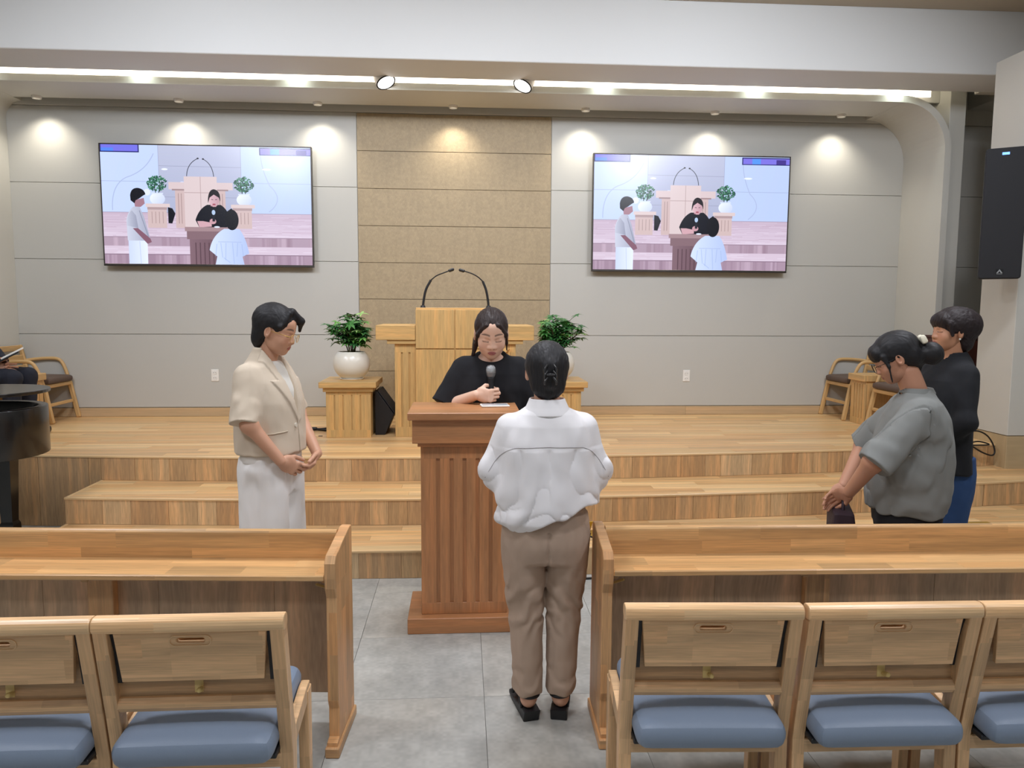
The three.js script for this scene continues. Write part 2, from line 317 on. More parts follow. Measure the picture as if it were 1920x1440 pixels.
function deck(parent, y, xa, xb, zmin, zmax, zb, zf, row, len, name = 'plank') {
  let k = 0;
  for (let z = zmax; z > zmin - 0.001; z -= row) {
    let x = xa - rnd() * len;
    while (x < xb) {
      const l = len * rr(0.75, 1.2), x0 = Math.max(xa, x) + 0.0006, x1 = Math.min(xb, x + l) - 0.0006; x += l;
      if (x1 - x0 < 0.02) continue;
      const clip = [x0, x1, (x0 + x1) / 2].some((q) => zf(q) < z + 0.02 || zb(q) > z - row - 0.02);
      const g = plankGeo(x0, x1, z - row + 0.0006, z - 0.0006, y, 0.012, zb, zf, clip ? 6 : 1);
      if (g) put(name, g, M.deck[(k += 1 + Math.floor(rnd() * 3)) % 7], parent);
    }
  }
}
function nosing(parent, y, xa, xb, zf) {
  const n = 40, t = [], Q = (a, b, c, d) => t.push(...a, ...b, ...c, ...a, ...c, ...d), prof = [[-0.02, 0.0004], [-0.003, 0.0004], [0.0, -0.003], [0.0, -0.014], [-0.02, -0.014]];
  for (let i = 0; i < n; i++) { const x0 = mix(xa, xb, i / n), x1 = mix(xa, xb, (i + 1) / n), z0 = zf(x0) + 0.004, z1 = zf(x1) + 0.004;
    for (let j = 0; j < 4; j++) { const p = prof[j], q = prof[j + 1]; Q([x0, y + p[1], z0 + p[0]], [x0, y + q[1], z0 + q[0]], [x1, y + q[1], z1 + q[0]], [x1, y + p[1], z1 + p[0]]); } }
  return put('nosing', triUV(polyGeo(t), 0), M.nosing, parent);
}
function riser(parent, y0, y1, xa, xb, zf) {
  let x = xa, k = Math.floor(rnd() * 7);
  while (x < xb - 0.02) {
    let w = [0.13, 0.195, 0.26, 0.39, 0.13][Math.floor(rnd() * 5)]; if (x + w > xb - 0.05) w = xb - x;
    const xm = x + w / 2, m = put('riser_board', triUV(cbox(w - 0.0012, y1 - y0 - 0.001, 0.012, 0.0008), 1), M.riser[(k += 1 + Math.floor(rnd() * 3)) % 7], parent);
    m.position.set(xm, (y0 + y1) / 2, zf(xm) - 0.006); m.rotation.y = Math.atan(2 * K * xm); x += w;
  }
}
function coreGeo(xa, xb, y0, y1, zb, zf, n = 24) {
  const pts = []; for (let i = 0; i <= n; i++) { const x = mix(xa, xb, i / n); pts.push([x, -(zf(x) - 0.013)]); }
  pts.push([xb, -zb], [xa, -zb]); return prism(pts.reverse(), y0, y1, 'xz', 0);
}
{
  const XL = -2.72, XRt = 4.50, XE = 6.3;
  const s1 = struct('stage_step', 'lowest curved wooden step in front of the stage');
  put('core', coreGeo(XL + 0.013, XRt + 1.2, 0, HS[1] - 0.012, -6.3, zf1), M.core, s1);
  deck(s1, HS[1], XL + 0.02, XE - 0.6, -5.6, -4.512, (x) => zf2(x) - 0.02, (x) => zf1(x) - 0.016, 0.105, 1.15);
  nosing(s1, HS[1], XL, XE - 0.6, zf1); riser(s1, 0.001, HS[1] - 0.013, XL, XE - 0.6, zf1);
  const s2 = struct('stage_step_001', 'middle curved wooden step of the stage');
  put('core', coreGeo(XL + 0.013, XRt, HS[1] + 0.0005, HS[2] - 0.012, -6.3, zf2), M.core, s2);
  deck(s2, HS[2], XL + 0.02, XRt + 0.2, -6.1, -5.06, (x) => zf3(x) - 0.02, (x) => zf2(x) - 0.016, 0.105, 1.15);
  nosing(s2, HS[2], XL, XRt + 0.2, zf2); riser(s2, HS[1] + 0.001, HS[2] - 0.013, XL, XRt + 0.2, zf2);
  // the ends of the two steps
  for (const [st, y0, y1, zf] of [[s1, 0.001, HS[1], zf1], [s2, HS[1] + 0.001, HS[2], zf2]]) {
    const za = zf3(XL), zb = zf(XL); put('end_board', bx(XL, XL + 0.012, y0, y1 - 0.013, za, zb - 0.001, 0.0008, 1), M.riser[3], st);
    put('nosing', bx(XL - 0.004, XL + 0.018, y1 - 0.014, y1 + 0.0004, za, zb + 0.003, 0.002, 2), M.nosing, st);
  }
  const d = struct('stage_deck', 'raised wooden stage floor');
  put('core', coreGeo(-6.3, 6.3, 0.001, HS[3] - 0.012, WZ - 0.01, zf3), M.core, d);
  deck(d, HS[3], -5.6, 5.4, WZ, -5.588, () => WZ + 0.006, (x) => zf3(x) - 0.016, 0.108, 1.25);
  nosing(d, HS[3], -6.0, 5.4, zf3);
  riser(d, HS[2] + 0.001, HS[3] - 0.013, XL, XRt, zf3); riser(d, 0.001, HS[3] - 0.013, -6.0, XL, zf3);
}
// ---------------------------------------------------------------- lamps of the room
const glow = (c, k) => std({ color: hex('#ffffff'), emissive: hex(c), emissiveIntensity: k, roughness: 0.6 });
const washX = [-4.05, -2.73, -1.41, -0.09, 1.23, 2.55, 3.87];
washX.forEach((x, i) => {
  const t = thing('wall_downlight', 'small recessed downlight above the back wall, number ' + (i + 1) + ' from the left', 'downlight', [x, SOF - 0.012, -7.635], 0, 'downlights washing the back wall');
  t.userData.label = ['small downlight above the far left end of the back wall', 'small downlight above the left side of the left screen', 'small downlight above the right end of the left screen', 'small downlight above the beige middle panels', 'small downlight above the left end of the right screen', 'small downlight above the right half of the right screen', 'small downlight above the wall right of the right screen'][i];
  put('trim_ring', new THREE.LatheGeometry([[0.034, 0.012], [0.034, -0.012], [0.040, -0.012], [0.044, 0.0], [0.044, 0.012]].map((q) => new THREE.Vector2(...q)), 28), M.white, t);
  put('lens', cyl(0.034, 0.034, 0.004, 20).translate(0, 0.010, 0), glow('#fff4e0', 0.8), t);
  const l = new THREE.SpotLight(L.washColor, L.wash, 0, 60 * D2R, 1, 2); l.position.set(0, -0.013, 0); l.target.position.set(0, -1, 0.0); l.castShadow = true; l.shadow.radius = 1.5; t.add(l, l.target);
});
[-4.25, -2.87, -1.5, 1.31, 2.76, 4.14].forEach((x, i) => {
  const t = thing('slot_downlight', ['left end', 'second from the left end', 'next to the left swivel spot', 'next to the right swivel spot', 'second from the right end', 'right end'][i].replace(/^/, 'small downlight in the cove slot, '), 'downlight', [x, 3.86, -7.09], 0, 'downlights in the cove slot');
  put('housing', cyl(0.03, 0.03, 0.08, 20).translate(0, 0.047, 0), M.white, t);
  put('lens', cyl(0.024, 0.024, 0.006, 20).translate(0, 0.0035, 0), glow('#f4fff8', 3), t);
  const l = new THREE.SpotLight(0xf2fff6, L.lip, 0, 60 * D2R, 1, 2); l.position.set(0, -0.006, 0); l.target.position.set(0, -1, -0.02); l.castShadow = true; l.shadow.radius = 1; t.add(l, l.target);
});
for (const [x, s, lab] of [[-0.69, 1, 'left swivel spotlight hanging from the cove, tilted towards the right'], [0.55, -1, 'right swivel spotlight hanging from the cove, tilted towards the left']]) {
  const t = thing('swivel_spotlight', lab, 'spotlight', [x, 3.70, -7.06], 0, 'swivel spotlights above the pulpit');
  const head = new THREE.Group(); head.name = 'head'; head.rotation.z = s * 0.42; head.rotation.x = -0.35; t.add(head);
  put('shell', cyl(0.085, 0.092, 0.07, 32).translate(0, 0.036, 0), M.white, head);
  put('front_ring', new THREE.TorusGeometry(0.086, 0.007, 8, 36).rotateX(Math.PI / 2), M.blackMetal, head);
  put('lens', cyl(0.078, 0.078, 0.004, 32).translate(0, -0.001, 0), glow('#ffffff', 4), head);
  for (let i = 0; i < 5; i++) put('cooling_fin', at(cbox(0.004, 0.05, 0.12, 0.001), -s * (0.03 + i * 0.012) , 0.09, 0), M.white, head);
  put('stem', cyl(0.012, 0.012, 0.16, 12).translate(0, 0.16, 0), M.white, t);
  const l = new THREE.SpotLight(0xfff6ea, L.spot, 0, 34 * D2R, 1, 2); l.position.set(0, -0.012, 0); l.castShadow = true; l.shadow.radius = 3.5; l.target.position.set(0, -1, 0); head.add(l, l.target);
}
{
  const t = thing('led_strip', 'glowing white LED strip along the cove above the arch', 'light strip', [0, 0, 0]);
  put('diffuser', bx(-4.6, 4.56, 3.745, 3.83, -7.26, -7.24, 0.002), glow('#fff1dd', 4.5), t);
  const l = new THREE.RectAreaLight(0xfff0dc, L.cove, 8.8, 0.06); l.position.set(-0.17, 3.78, -7.232); l.lookAt(-0.17, 3.79, 0); t.add(l);
}
[-2.7, -0.95, 0.95, 2.7].forEach((x, i) => {
  const t = thing('ceiling_spotlight', ['leftmost ceiling spotlight over the aisle end of the hall', 'second ceiling spotlight from the left', 'third ceiling spotlight from the left', 'rightmost ceiling spotlight over the front of the hall'][i], 'spotlight', [x, CEIL, -3.3], 0, 'ceiling spotlights aimed at the stage');
  put('base', cyl(0.05, 0.05, 0.02, 24).translate(0, -0.01, 0), M.white, t); put('stem', cyl(0.01, 0.01, 0.07, 12).translate(0, -0.05, 0), M.white, t);
  const head = new THREE.Group(); head.name = 'head'; head.position.set(0, -0.12, 0); head.rotation.x = 1.32; t.add(head);
  put('shell', cyl(0.055, 0.065, 0.14, 28).translate(0, 0.06, 0), M.white, head);
  put('lens', cyl(0.055, 0.055, 0.004, 28).translate(0, -0.013, 0), glow('#f4f8ff', 5), head);
  const l = new THREE.SpotLight(0xeff4ff, L.track, 0, 44 * D2R, 0.9, 2); l.position.set(0, -0.03, 0); l.castShadow = true; l.shadow.radius = 6; l.target.position.set(0, -1, 0); head.add(l, l.target);
});
const naveSpots = [[-3.2, -3.9], [0, -3.9], [3.2, -3.9], [-3.2, -1.3], [0, -1.3], [3.2, -1.3], [-3.2, 2], [0, 2], [3.2, 2]];
naveSpots.forEach(([x, z], i) => {
  const row = z < -3 ? 'before the stage' : z < 0 ? 'over the front seats' : 'over the rear seats';
  const t = thing('ceiling_panel_light', 'square ceiling light ' + row + ', ' + (x < -1 ? 'left side' : x < 1 ? 'middle' : 'right side'), 'ceiling light', [x, CEIL, z], 0, 'ceiling lights of the hall');
  put('frame', bx(-0.32, 0.32, -0.012, 0, -0.32, 0.32, 0.003), M.white, t);
  put('diffuser', bx(-0.29, 0.29, -0.016, -0.011, -0.29, 0.29, 0.001), glow('#f6f8ff', 1.5), t);
  const l = new THREE.RectAreaLight(L.naveColor, L.nave * (z < -3 ? 1 : z < 0 ? 0.85 : 0.42), 0.58, 0.58); l.position.set(0, -0.02, 0); l.rotation.x = -Math.PI / 2; t.add(l);
});
// ---------------------------------------------------------------- television pictures
const screenTex = (() => {
  const c = document.createElement('canvas'); c.width = 1280; c.height = 720; const g = c.getContext('2d');
  g.setTransform(0.8, 0, 0, 0.766, -128, -95.75);
  const R = (x0, y0, x1, y1, f) => { g.fillStyle = f; g.fillRect(x0, y0, x1 - x0, y1 - y0); };
  const E = (x, y, a, b, f, rot = 0) => { g.fillStyle = f; g.beginPath(); g.ellipse(x, y, a, b, rot, 0, Math.PI * 2); g.fill(); };
  const Pp = (pts, f) => { g.fillStyle = f; g.beginPath(); g.moveTo(...pts[0]); for (const q of pts.slice(1)) q.length === 2 ? g.lineTo(...q) : g.quadraticCurveTo(...q); g.closePath(); g.fill(); };
  const G = (x0, y0, x1, y1, a, b) => { const q = g.createLinearGradient(x0, y0, x1, y1); q.addColorStop(0, a); q.addColorStop(1, b); return q; };
  const Ln = (x0, y0, x1, y1, w, f) => { g.strokeStyle = f; g.lineWidth = w; g.beginPath(); g.moveTo(x0, y0); g.lineTo(x1, y1); g.stroke(); };
  R(0, 0, 1900, 1200, G(0, 100, 1900, 700, '#cfdcf6', '#c0cfee')); R(595, 0, 1222, 660, G(0, 120, 0, 660, '#c3c5d6', '#b3b6ca'));
  Ln(0, 410, 595, 410, 3, '#a3adc9'); Ln(1222, 412, 1900, 414, 3, '#a3adc9'); Ln(595, 285, 1222, 290, 3, '#9a9cb0'); Ln(595, 530, 1222, 530, 3, '#9a9cb0'); Ln(595, 0, 595, 655, 3, '#a3a6bd'); Ln(1222, 0, 1222, 655, 3, '#a3a6bd');
  g.strokeStyle = '#b4bfdb'; g.lineWidth = 7; g.beginPath(); g.moveTo(560, 190); g.quadraticCurveTo(500, 330, 350, 380); g.quadraticCurveTo(230, 440, 235, 640); g.stroke();
  g.beginPath(); g.moveTo(1375, 190); g.quadraticCurveTo(1380, 300, 1440, 430); g.quadraticCurveTo(1560, 540, 1430, 640); g.stroke();
  R(0, 655, 1900, 1200, G(0, 655, 0, 850, '#cdb5c2', '#e2ced8')); for (let i = 0; i < 150; i++) { const y = 660 + Math.pow(rnd(), 0.8) * 184, x = 100 + rnd() * 1700, l = rr(60, 320); R(x, y, x + l, y + rr(2, 5), ['rgba(190,160,175,0.5)', 'rgba(236,220,228,0.6)', 'rgba(205,180,192,0.5)'][i % 3]); }
  Ln(0, 655, 1900, 655, 3, '#a08f9c');
  R(0, 848, 1900, 922, '#b79da9'); R(0, 922, 1900, 986, '#dec8d2'); R(0, 986, 1900, 1200, '#a98d9b');
  for (let i = 0; i < 60; i++) { const x = 100 + rnd() * 1700, w = rr(12, 50), x2 = 100 + rnd() * 1700, w2 = rr(12, 60), c = ['rgba(205,180,190,0.45)', 'rgba(160,132,146,0.45)', 'rgba(182,154,166,0.5)'][i % 3]; R(x, 849, x + w, 921, c); R(x2, 987, x2 + w2, 1080, c); } for (let i = 0; i < 26; i++) { const x = 100 + rnd() * 1700, y = 926 + rnd() * 54; R(x, y, x + rr(80, 300), y + 5, 'rgba(236,220,228,0.6)'); } R(0, 848, 1900, 853, '#9c828f'); R(0, 986, 1900, 992, '#8f7583');
  E(640, 312, 24, 8, '#f4f7ff'); E(1420, 302, 34, 8, '#f4f7ff'); E(770, 412, 14, 4, '#eef'); E(500, 495, 26, 26, '#e9eefc');
  // pulpit
  R(665, 412, 1155, 470, '#e0c9c4'); R(690, 466, 1120, 478, '#a78b88'); R(713, 478, 1097, 775, '#d5b9b2'); R(783, 366, 1034, 770, '#e2ccc6'); Ln(908, 366, 908, 770, 4, '#b79c98'); Ln(783, 493, 1034, 493, 4, '#b79c98');
  for (const x of [738, 760, 1052, 1074]) Ln(x, 500, x, 740, 5, '#a98d88');
  g.strokeStyle = '#33353f'; g.lineWidth = 5; g.beginPath(); g.moveTo(806, 364); g.quadraticCurveTo(812, 262, 895, 224); g.stroke(); g.beginPath(); g.moveTo(1012, 364); g.quadraticCurveTo(1004, 262, 935, 228); g.stroke(); E(895, 223, 8, 6, '#22242c'); E(935, 227, 8, 6, '#22242c');
  // pots, plants, stands
  for (const [x, s] of [[578, 1], [1240, 1]]) {
    for (let i = 0; i < 130; i++) { const a = rnd() * 6.28, r = Math.sqrt(rnd()), px = x + Math.cos(a) * r * 74, py = 424 + Math.sin(a) * r * 58; E(px, py, 12, 4.5, ['#2d5a48', '#3f7a5a', '#22483c', '#5c9474'][i % 4], rnd() * 3); }
    Ln(x - 12, 500, x - 22, 430, 6, '#34463c'); Ln(x + 10, 500, x + 24, 430, 6, '#34463c');
    E(x, 546, 58, 48, G(x - 58, 500, x + 58, 600, '#f8faff', '#c9d2e6')); R(x - 44, 498, x + 44, 508, '#dfe6f6');
  }
  Pp([[655, 612], [688, 620], [710, 662], [684, 740], [655, 738]], '#15161f'); Pp([[1105, 640], [1140, 614], [1160, 640], [1150, 660]], '#15161f');
  for (const x of [578, 1230]) { R(x - 92, 584, x + 92, 612, '#e3cdc6'); R(x - 80, 612, x + 70, 632, '#b79c98'); R(x - 78, 632, x + 66, 776, '#d7bcb4'); for (let i = 0; i < 4; i++) Ln(x - 46 + i * 28, 648, x - 46 + i * 28, 740, 4, '#a98d88'); }
  // woman in the jacket
  Pp([[345, 870], [490, 870], [488, 1080], [345, 1080]], G(345, 0, 490, 0, '#d3dcf2', '#eef3ff')); Ln(430, 885, 436, 1080, 4, '#c3cde6');
  Pp([[340, 880], [336, 720], [346, 650, 392, 610], [440, 612], [470, 690], [510, 860], [500, 880]], G(336, 0, 510, 0, '#d4d5de', '#a9aab8')); Ln(436, 640, 498, 850, 5, '#8d8e9e'); Pp([[338, 760], [340, 670, 380, 640], [410, 680], [424, 780]], G(338, 0, 424, 0, '#cacbd5', '#9c9dac'));
  Pp([[382, 782], [420, 780], [512, 862], [522, 890], [490, 905]], '#8a5f6c');
  Pp([[400, 560], [474, 540], [480, 585], [448, 612], [405, 610]], '#a97d86'); Pp([[372, 520], [380, 462, 430, 462], [480, 468, 488, 512], [470, 520, 440, 545], [412, 560], [402, 584], [374, 560]], '#17181f');
  // woman with the microphone
  Pp([[862, 710], [890, 620, 955, 588], [1060, 588], [1110, 620, 1130, 700], [1100, 770], [890, 770]], '#141620');
  Pp([[874, 718], [920, 718], [985, 730], [985, 762], [890, 768]], '#d8a9ac'); E(995, 720, 26, 22, '#cf9ea2'); R(992, 650, 1012, 720, '#20222c'); E(1002, 648, 14, 20, '#b8cbe0');
  E(1008, 548, 40, 56, G(968, 0, 1048, 0, '#e4bcbd', '#c99ca2')); E(990, 596, 10, 4, '#c58a92'); R(996, 586, 1024, 604, '#d0a0a4'); Pp([[962, 575], [960, 470, 1008, 464], [1062, 470, 1056, 560], [1046, 530], [1008, 506], [976, 530]], '#1d171d'); Ln(988, 545, 1002, 547, 4, '#3a2a2e'); Ln(1018, 547, 1032, 545, 4, '#3a2a2e'); E(1008, 584, 13, 6, '#a94f5e');
  // reading desk
  R(778, 766, 1120, 800, '#a98a8a'); R(792, 800, 1110, 864, '#8a6c70'); R(812, 864, 1100, 1080, G(812, 0, 1100, 0, '#886a70', '#6d5158')); for (let i = 0; i < 6; i++) Ln(858 + i * 34, 890, 858 + i * 34, 1080, 8, '#5f454c');
  E(1025, 764, 22, 7, '#e8eefc');
  // woman in the blouse
  Pp([[1002, 1080], [1020, 1000], [962, 950], [985, 830, 1080, 778], [1195, 778], [1245, 840, 1268, 975], [1215, 1000], [1232, 1080]], G(962, 0, 1268, 0, '#dbe6fb', '#b9c8ea')); Ln(1030, 882, 1210, 884, 3, '#a3b1d3'); for (const [a, b, c, d] of [[1050, 890, 1062, 1010], [1090, 890, 1084, 1030], [1140, 888, 1150, 1060], [1180, 890, 1172, 1000], [1020, 900, 1008, 1000], [1212, 900, 1222, 1000], [1070, 1010, 1120, 1050]]) Ln(a, b, c, d, 7, 'rgba(165,182,216,0.5)');
  E(1141, 706, 52, 82, '#15161d');
  // the screens seen inside the picture
  R(160, 118, 452, 184, '#23235e'); R(166, 122, 444, 176, '#7a76e0'); R(166, 150, 260, 176, '#5a8af0'); R(1366, 130, 1780, 190, '#23235e'); R(1374, 138, 1770, 184, '#8277dd'); R(1450, 138, 1520, 184, '#5c9af2'); R(1650, 146, 1730, 184, '#4a3a8a');
  const t = new THREE.CanvasTexture(c); t.colorSpace = THREE.SRGBColorSpace; return t;
})();
M.screen = std({ color: hex('#050505'), roughness: 0.25, emissive: hex('#f0f4ff'), emissiveMap: screenTex, emissiveIntensity: 1.15 });
for (const [x0, x1, y0, y1, lab] of [[-3.545, -1.497, 2.071, 3.257, 'large wall screen on the left, above the woman in the beige jacket'], [1.331, 3.40, 2.057, 3.252, 'large wall screen on the right, above the plain white wall and socket']]) {
  const w = x1 - x0, h = y1 - y0, t = thing('television', lab, 'television', [(x0 + x1) / 2, (y0 + y1) / 2, -7.73], 0, 'wall screens showing the service');
  put('back_case', bx(-w / 2 + 0.03, w / 2 - 0.03, -h / 2 + 0.03, h / 2 - 0.03, -0.099, -0.03, 0.006), M.black, t);
  const f = 0.012;
  put('frame', merge([bx(-w / 2, w / 2, h / 2 - f, h / 2, -0.04, 0.004, 0.003), bx(-w / 2, w / 2, -h / 2, -h / 2 + 0.022, -0.04, 0.004, 0.003), bx(-w / 2, -w / 2 + f, -h / 2 + 0.022, h / 2 - f, -0.04, 0.004, 0.003), bx(w / 2 - f, w / 2, -h / 2 + 0.022, h / 2 - f, -0.04, 0.004, 0.003)]), M.tvFrame, t);
  const s = new THREE.PlaneGeometry(w - 2 * f, h - f - 0.022); s.translate(0, (0.022 - f) / 2, 0.0);
  const sb = bx(-w / 2 + f, w / 2 - f, -h / 2 + 0.022, h / 2 - f, -0.03, -0.001, 0.001); put('panel_body', sb, M.black, t);
  put('screen', s, M.screen, t);
  const l = new THREE.RectAreaLight(0xc9d4ff, 0.35, w - 0.03, h - 0.04); l.position.set(0, 0, 0.012); l.lookAt(l.position.clone().add(V(0, 0, 5))); l.rotation.set(0, Math.PI, 0); t.add(l);
}
// ---------------------------------------------------------------- wall sockets
for (const [x, y, lab] of [[-2.538, 0.972, 'white double wall socket left of the stage, near the woman in the jacket'], [2.39, 0.964, 'white double wall socket below the right screen']]) {
  const t = thing('wall_socket', lab, 'socket', [x, y, WZ], 0, 'wall sockets');
  put('plate', bx(-0.038, 0.038, -0.062, 0.062, 0.0, 0.009, 0.003), M.outlet, t);
  for (const s of [-1, 1]) { const o = put('outlet', new THREE.CylinderGeometry(0.021, 0.023, 0.006, 24).rotateX(Math.PI / 2).translate(0, s * 0.027, 0.0115), M.white, t); for (const q of [-1, 1]) put('hole', cyl(0.003, 0.003, 0.002, 10).rotateX(Math.PI / 2).translate(q * 0.0095, s * 0.027, 0.0150), M.black, o); }
}
// ---------------------------------------------------------------- fluted furniture
function fluted(x0, x1, y0, y1, z0, z1, xs, gw, g0, g1, c = 0.0015) {   // board with milled flutes, front at z1
  const list = [bx(x0, x1, y0, g0, z0, z1, c, 1), bx(x0, x1, g1, y1, z0, z1, c, 1), bx(x0, x1, g0, g1, z0, z0 + (z1 - z0) * 0.3, 0.0005, 1)];
  const e = [x0, ...xs.flatMap((x) => [x - gw / 2, x + gw / 2]), x1];
  for (let i = 0; i < e.length; i += 2) list.push(bx(e[i], e[i + 1], g0 - 0.002, g1 + 0.002, z0, z1 - 0.00005, 0.0012, 1));
  return merge(list);
}
{ // reading desk in the aisle
  const t = thing('lectern', 'brown fluted wooden reading desk standing in the aisle', 'lectern', [0.008, 0, -3.705]);
  const m = M.lectern;
  put('base', bx(-0.291, 0.291, 0, 0.082, -0.385, 0, 0.003), m, t);
  put('body', bx(-0.221, 0.221, 0.082, 0.968, -0.345, -0.072, 0.003, 1), m, t);
  put('front_panel', fluted(-0.2215, 0.2215, 0.0825, 0.968, -0.072, -0.057, [-0.134, -0.065, 0.001, 0.068, 0.135], 0.019, 0.143, 0.902), m, t);
  put('neck', bx(-0.236, 0.236, 0.968, 0.988, -0.36, -0.035, 0.002), m, t);
  put('head', bx(-0.261, 0.261, 0.988, 1.110, -0.385, -0.008, 0.003), m, t);
  put('top', bx(-0.282, 0.282, 1.110, 1.148, -0.425, 0.023, 0.004), m, t);
  const d = thing('tablet', 'small white phone lying on the reading desk', 'phone', [0.17, 1.148, -3.93], 0.1);
  put('case', bx(-0.075, 0.075, 0, 0.010, -0.045, 0.045, 0.004), M.white, d); put('glass', bx(-0.068, 0.068, 0.0095, 0.0108, -0.038, 0.038, 0.0005), std({ color: hex('#c8ccd2'), roughness: 0.15 }), d);
}
{ // pulpit on the stage
  const cx = -0.062, t = thing('pulpit', 'large oak pulpit on the stage with a cross joint in its tall front', 'pulpit', [cx, HS[3], -6.50]);
  const m = M.oak, Y = (y) => y - HS[3];
  put('body', bx(-0.523, 0.523, 0, Y(1.36), -0.52, -0.014, 0.003, 1), m, t);
  for (const s of [-1, 1]) put('column', fluted(s < 0 ? -0.524 : 0.339, s < 0 ? -0.339 : 0.524, 0.0, Y(1.36), -0.014, 0.002, [s * 0.463, s * 0.397], 0.016, Y(0.635), Y(1.285)), m, t);
  put('neck', bx(-0.586, 0.586, Y(1.36), Y(1.394), -0.57, 0.03, 0.002), m, t);
  put('cap', merge([bx(-0.68, -0.343, Y(1.394), Y(1.52), -0.62, 0.045, 0.003), bx(0.343, 0.68, Y(1.394), Y(1.52), -0.62, 0.045, 0.003), bx(-0.343, 0.343, Y(1.394), Y(1.52), -0.62, -0.06, 0.003)]), m, t);
  const xm = -0.004, ym = Y(1.318), g = 0.005, zt = 0.052;
  put('front_core', bx(-0.338, 0.346, 0.0, Y(1.652), -0.055, zt - 0.012, 0.002, 1), m, t);
  for (const [x0, x1] of [[-0.34, xm - g], [xm + g, 0.348]]) { put('front_panel', bx(x0, x1, ym + g, Y(1.656), zt - 0.012, zt, 0.002, 1), m, t); put('front_panel', bx(x0, x1, 0.0, ym - g, zt - 0.012, zt, 0.002, 1), m, t); }
  put('desk_top', bx(-0.34, 0.348, Y(1.652), Y(1.672), -0.55, -0.0, 0.003), m, t);
  put('desk_back', bx(-0.33, 0.338, Y(1.5), Y(1.652), -0.54, -0.056, 0.003), m, t);
}
for (const [pts, lab] of [[[[-0.346, 1.668], [-0.338, 1.74], [-0.318, 1.83], [-0.275, 1.912], [-0.225, 1.95], [-0.165, 1.975], [-0.099, 2.0]], 'left gooseneck microphone rising from the pulpit and bending right'], [[[0.228, 1.668], [0.222, 1.74], [0.205, 1.83], [0.176, 1.905], [0.13, 1.945], [0.07, 1.975], [-0.006, 1.997]], 'right gooseneck microphone rising from the pulpit and bending left']]) {
  const z = -6.60, t = thing('gooseneck_microphone', lab, 'microphone', [pts[0][0], 1.672 + 0.0, z], 0, 'gooseneck microphones on the pulpit');
  const q = pts.map((a) => [a[0] - pts[0][0], a[1] - 1.672, 0]);
  put('base', cyl(0.018, 0.024, 0.02, 20).translate(0, 0.010, 0), M.black, t);
  put('lower_neck', tubeGeo(q.slice(0, 4), 0.011, 20, 10), M.black, t);
  put('upper_neck', tubeGeo(q.slice(3), 0.0055, 20, 8), M.blackMetal, t);
  const e = q[6], d = V(e[0] - q[5][0], e[1] - q[5][1], 0).normalize(), cap = new THREE.CapsuleGeometry(0.014, 0.028, 6, 14); cap.applyQuaternion(new THREE.Quaternion().setFromUnitVectors(V(0, 1, 0), d)); cap.translate(e[0], e[1], 0); put('capsule', cap, M.black, t);
}
const pedX = [-0.984, 0.848];
pedX.forEach((x, i) => {
  const t = thing('plant_stand', i ? 'fluted oak plant stand right of the pulpit, behind the woman in the white blouse' : 'fluted oak plant stand left of the pulpit', 'stand', [x, HS[3], -6.472], 0, 'plant stands beside the pulpit');
  const Y = (y) => y - HS[3], m = M.oak;
  put('body', bx(-0.19, 0.19, 0, Y(0.948), -0.44, -0.012, 0.003, 1), m, t);
  put('front_panel', fluted(-0.191, 0.191, 0, Y(0.948), -0.012, 0.0, [-0.118, -0.045, 0.03, 0.103], 0.012, Y(0.615), Y(0.918)), m, t);
  put('neck', bx(-0.213, 0.213, Y(0.948), Y(0.984), -0.46, 0.02, 0.002), m, t);
  put('top', bx(-0.243, 0.243, Y(0.984), Y(1.035), -0.49, 0.05, 0.004), m, t);
});
// ---------------------------------------------------------------- potted plants
const leafletGeo = (l, w, bend) => {
  const t = [], n = 5, row = (s) => { const k = Math.sin(Math.PI * Math.pow(s, 0.8)) * w / 2, z = -bend * l * s * s; return [[-k, l * s, z + 0.12 * k], [0, l * s, z - 0.05 * k], [k, l * s, z + 0.12 * k]]; };
  for (let i = 0; i < n; i++) { const a = row(i / n), b = row((i + 1) / n); for (let j = 0; j < 2; j++) t.push(...a[j], ...a[j + 1], ...b[j + 1], ...a[j], ...b[j + 1], ...b[j]); }
  return polyGeo(t);
};
const palmLeaves = [0, 1, 2, 3].map((k) => { const parts = [], n = 7; for (let i = 0; i < n; i++) { const a = (i - (n - 1) / 2) * 0.78, g = leafletGeo(rr(0.052, 0.07) * (1 - Math.abs(i - 3) * 0.06), 0.024, rr(0.5, 0.9)); g.rotateX(-rr(0.9, 1.25)); g.rotateY(a + rr(-0.1, 0.1)); parts.push(g); } return merge(parts); });
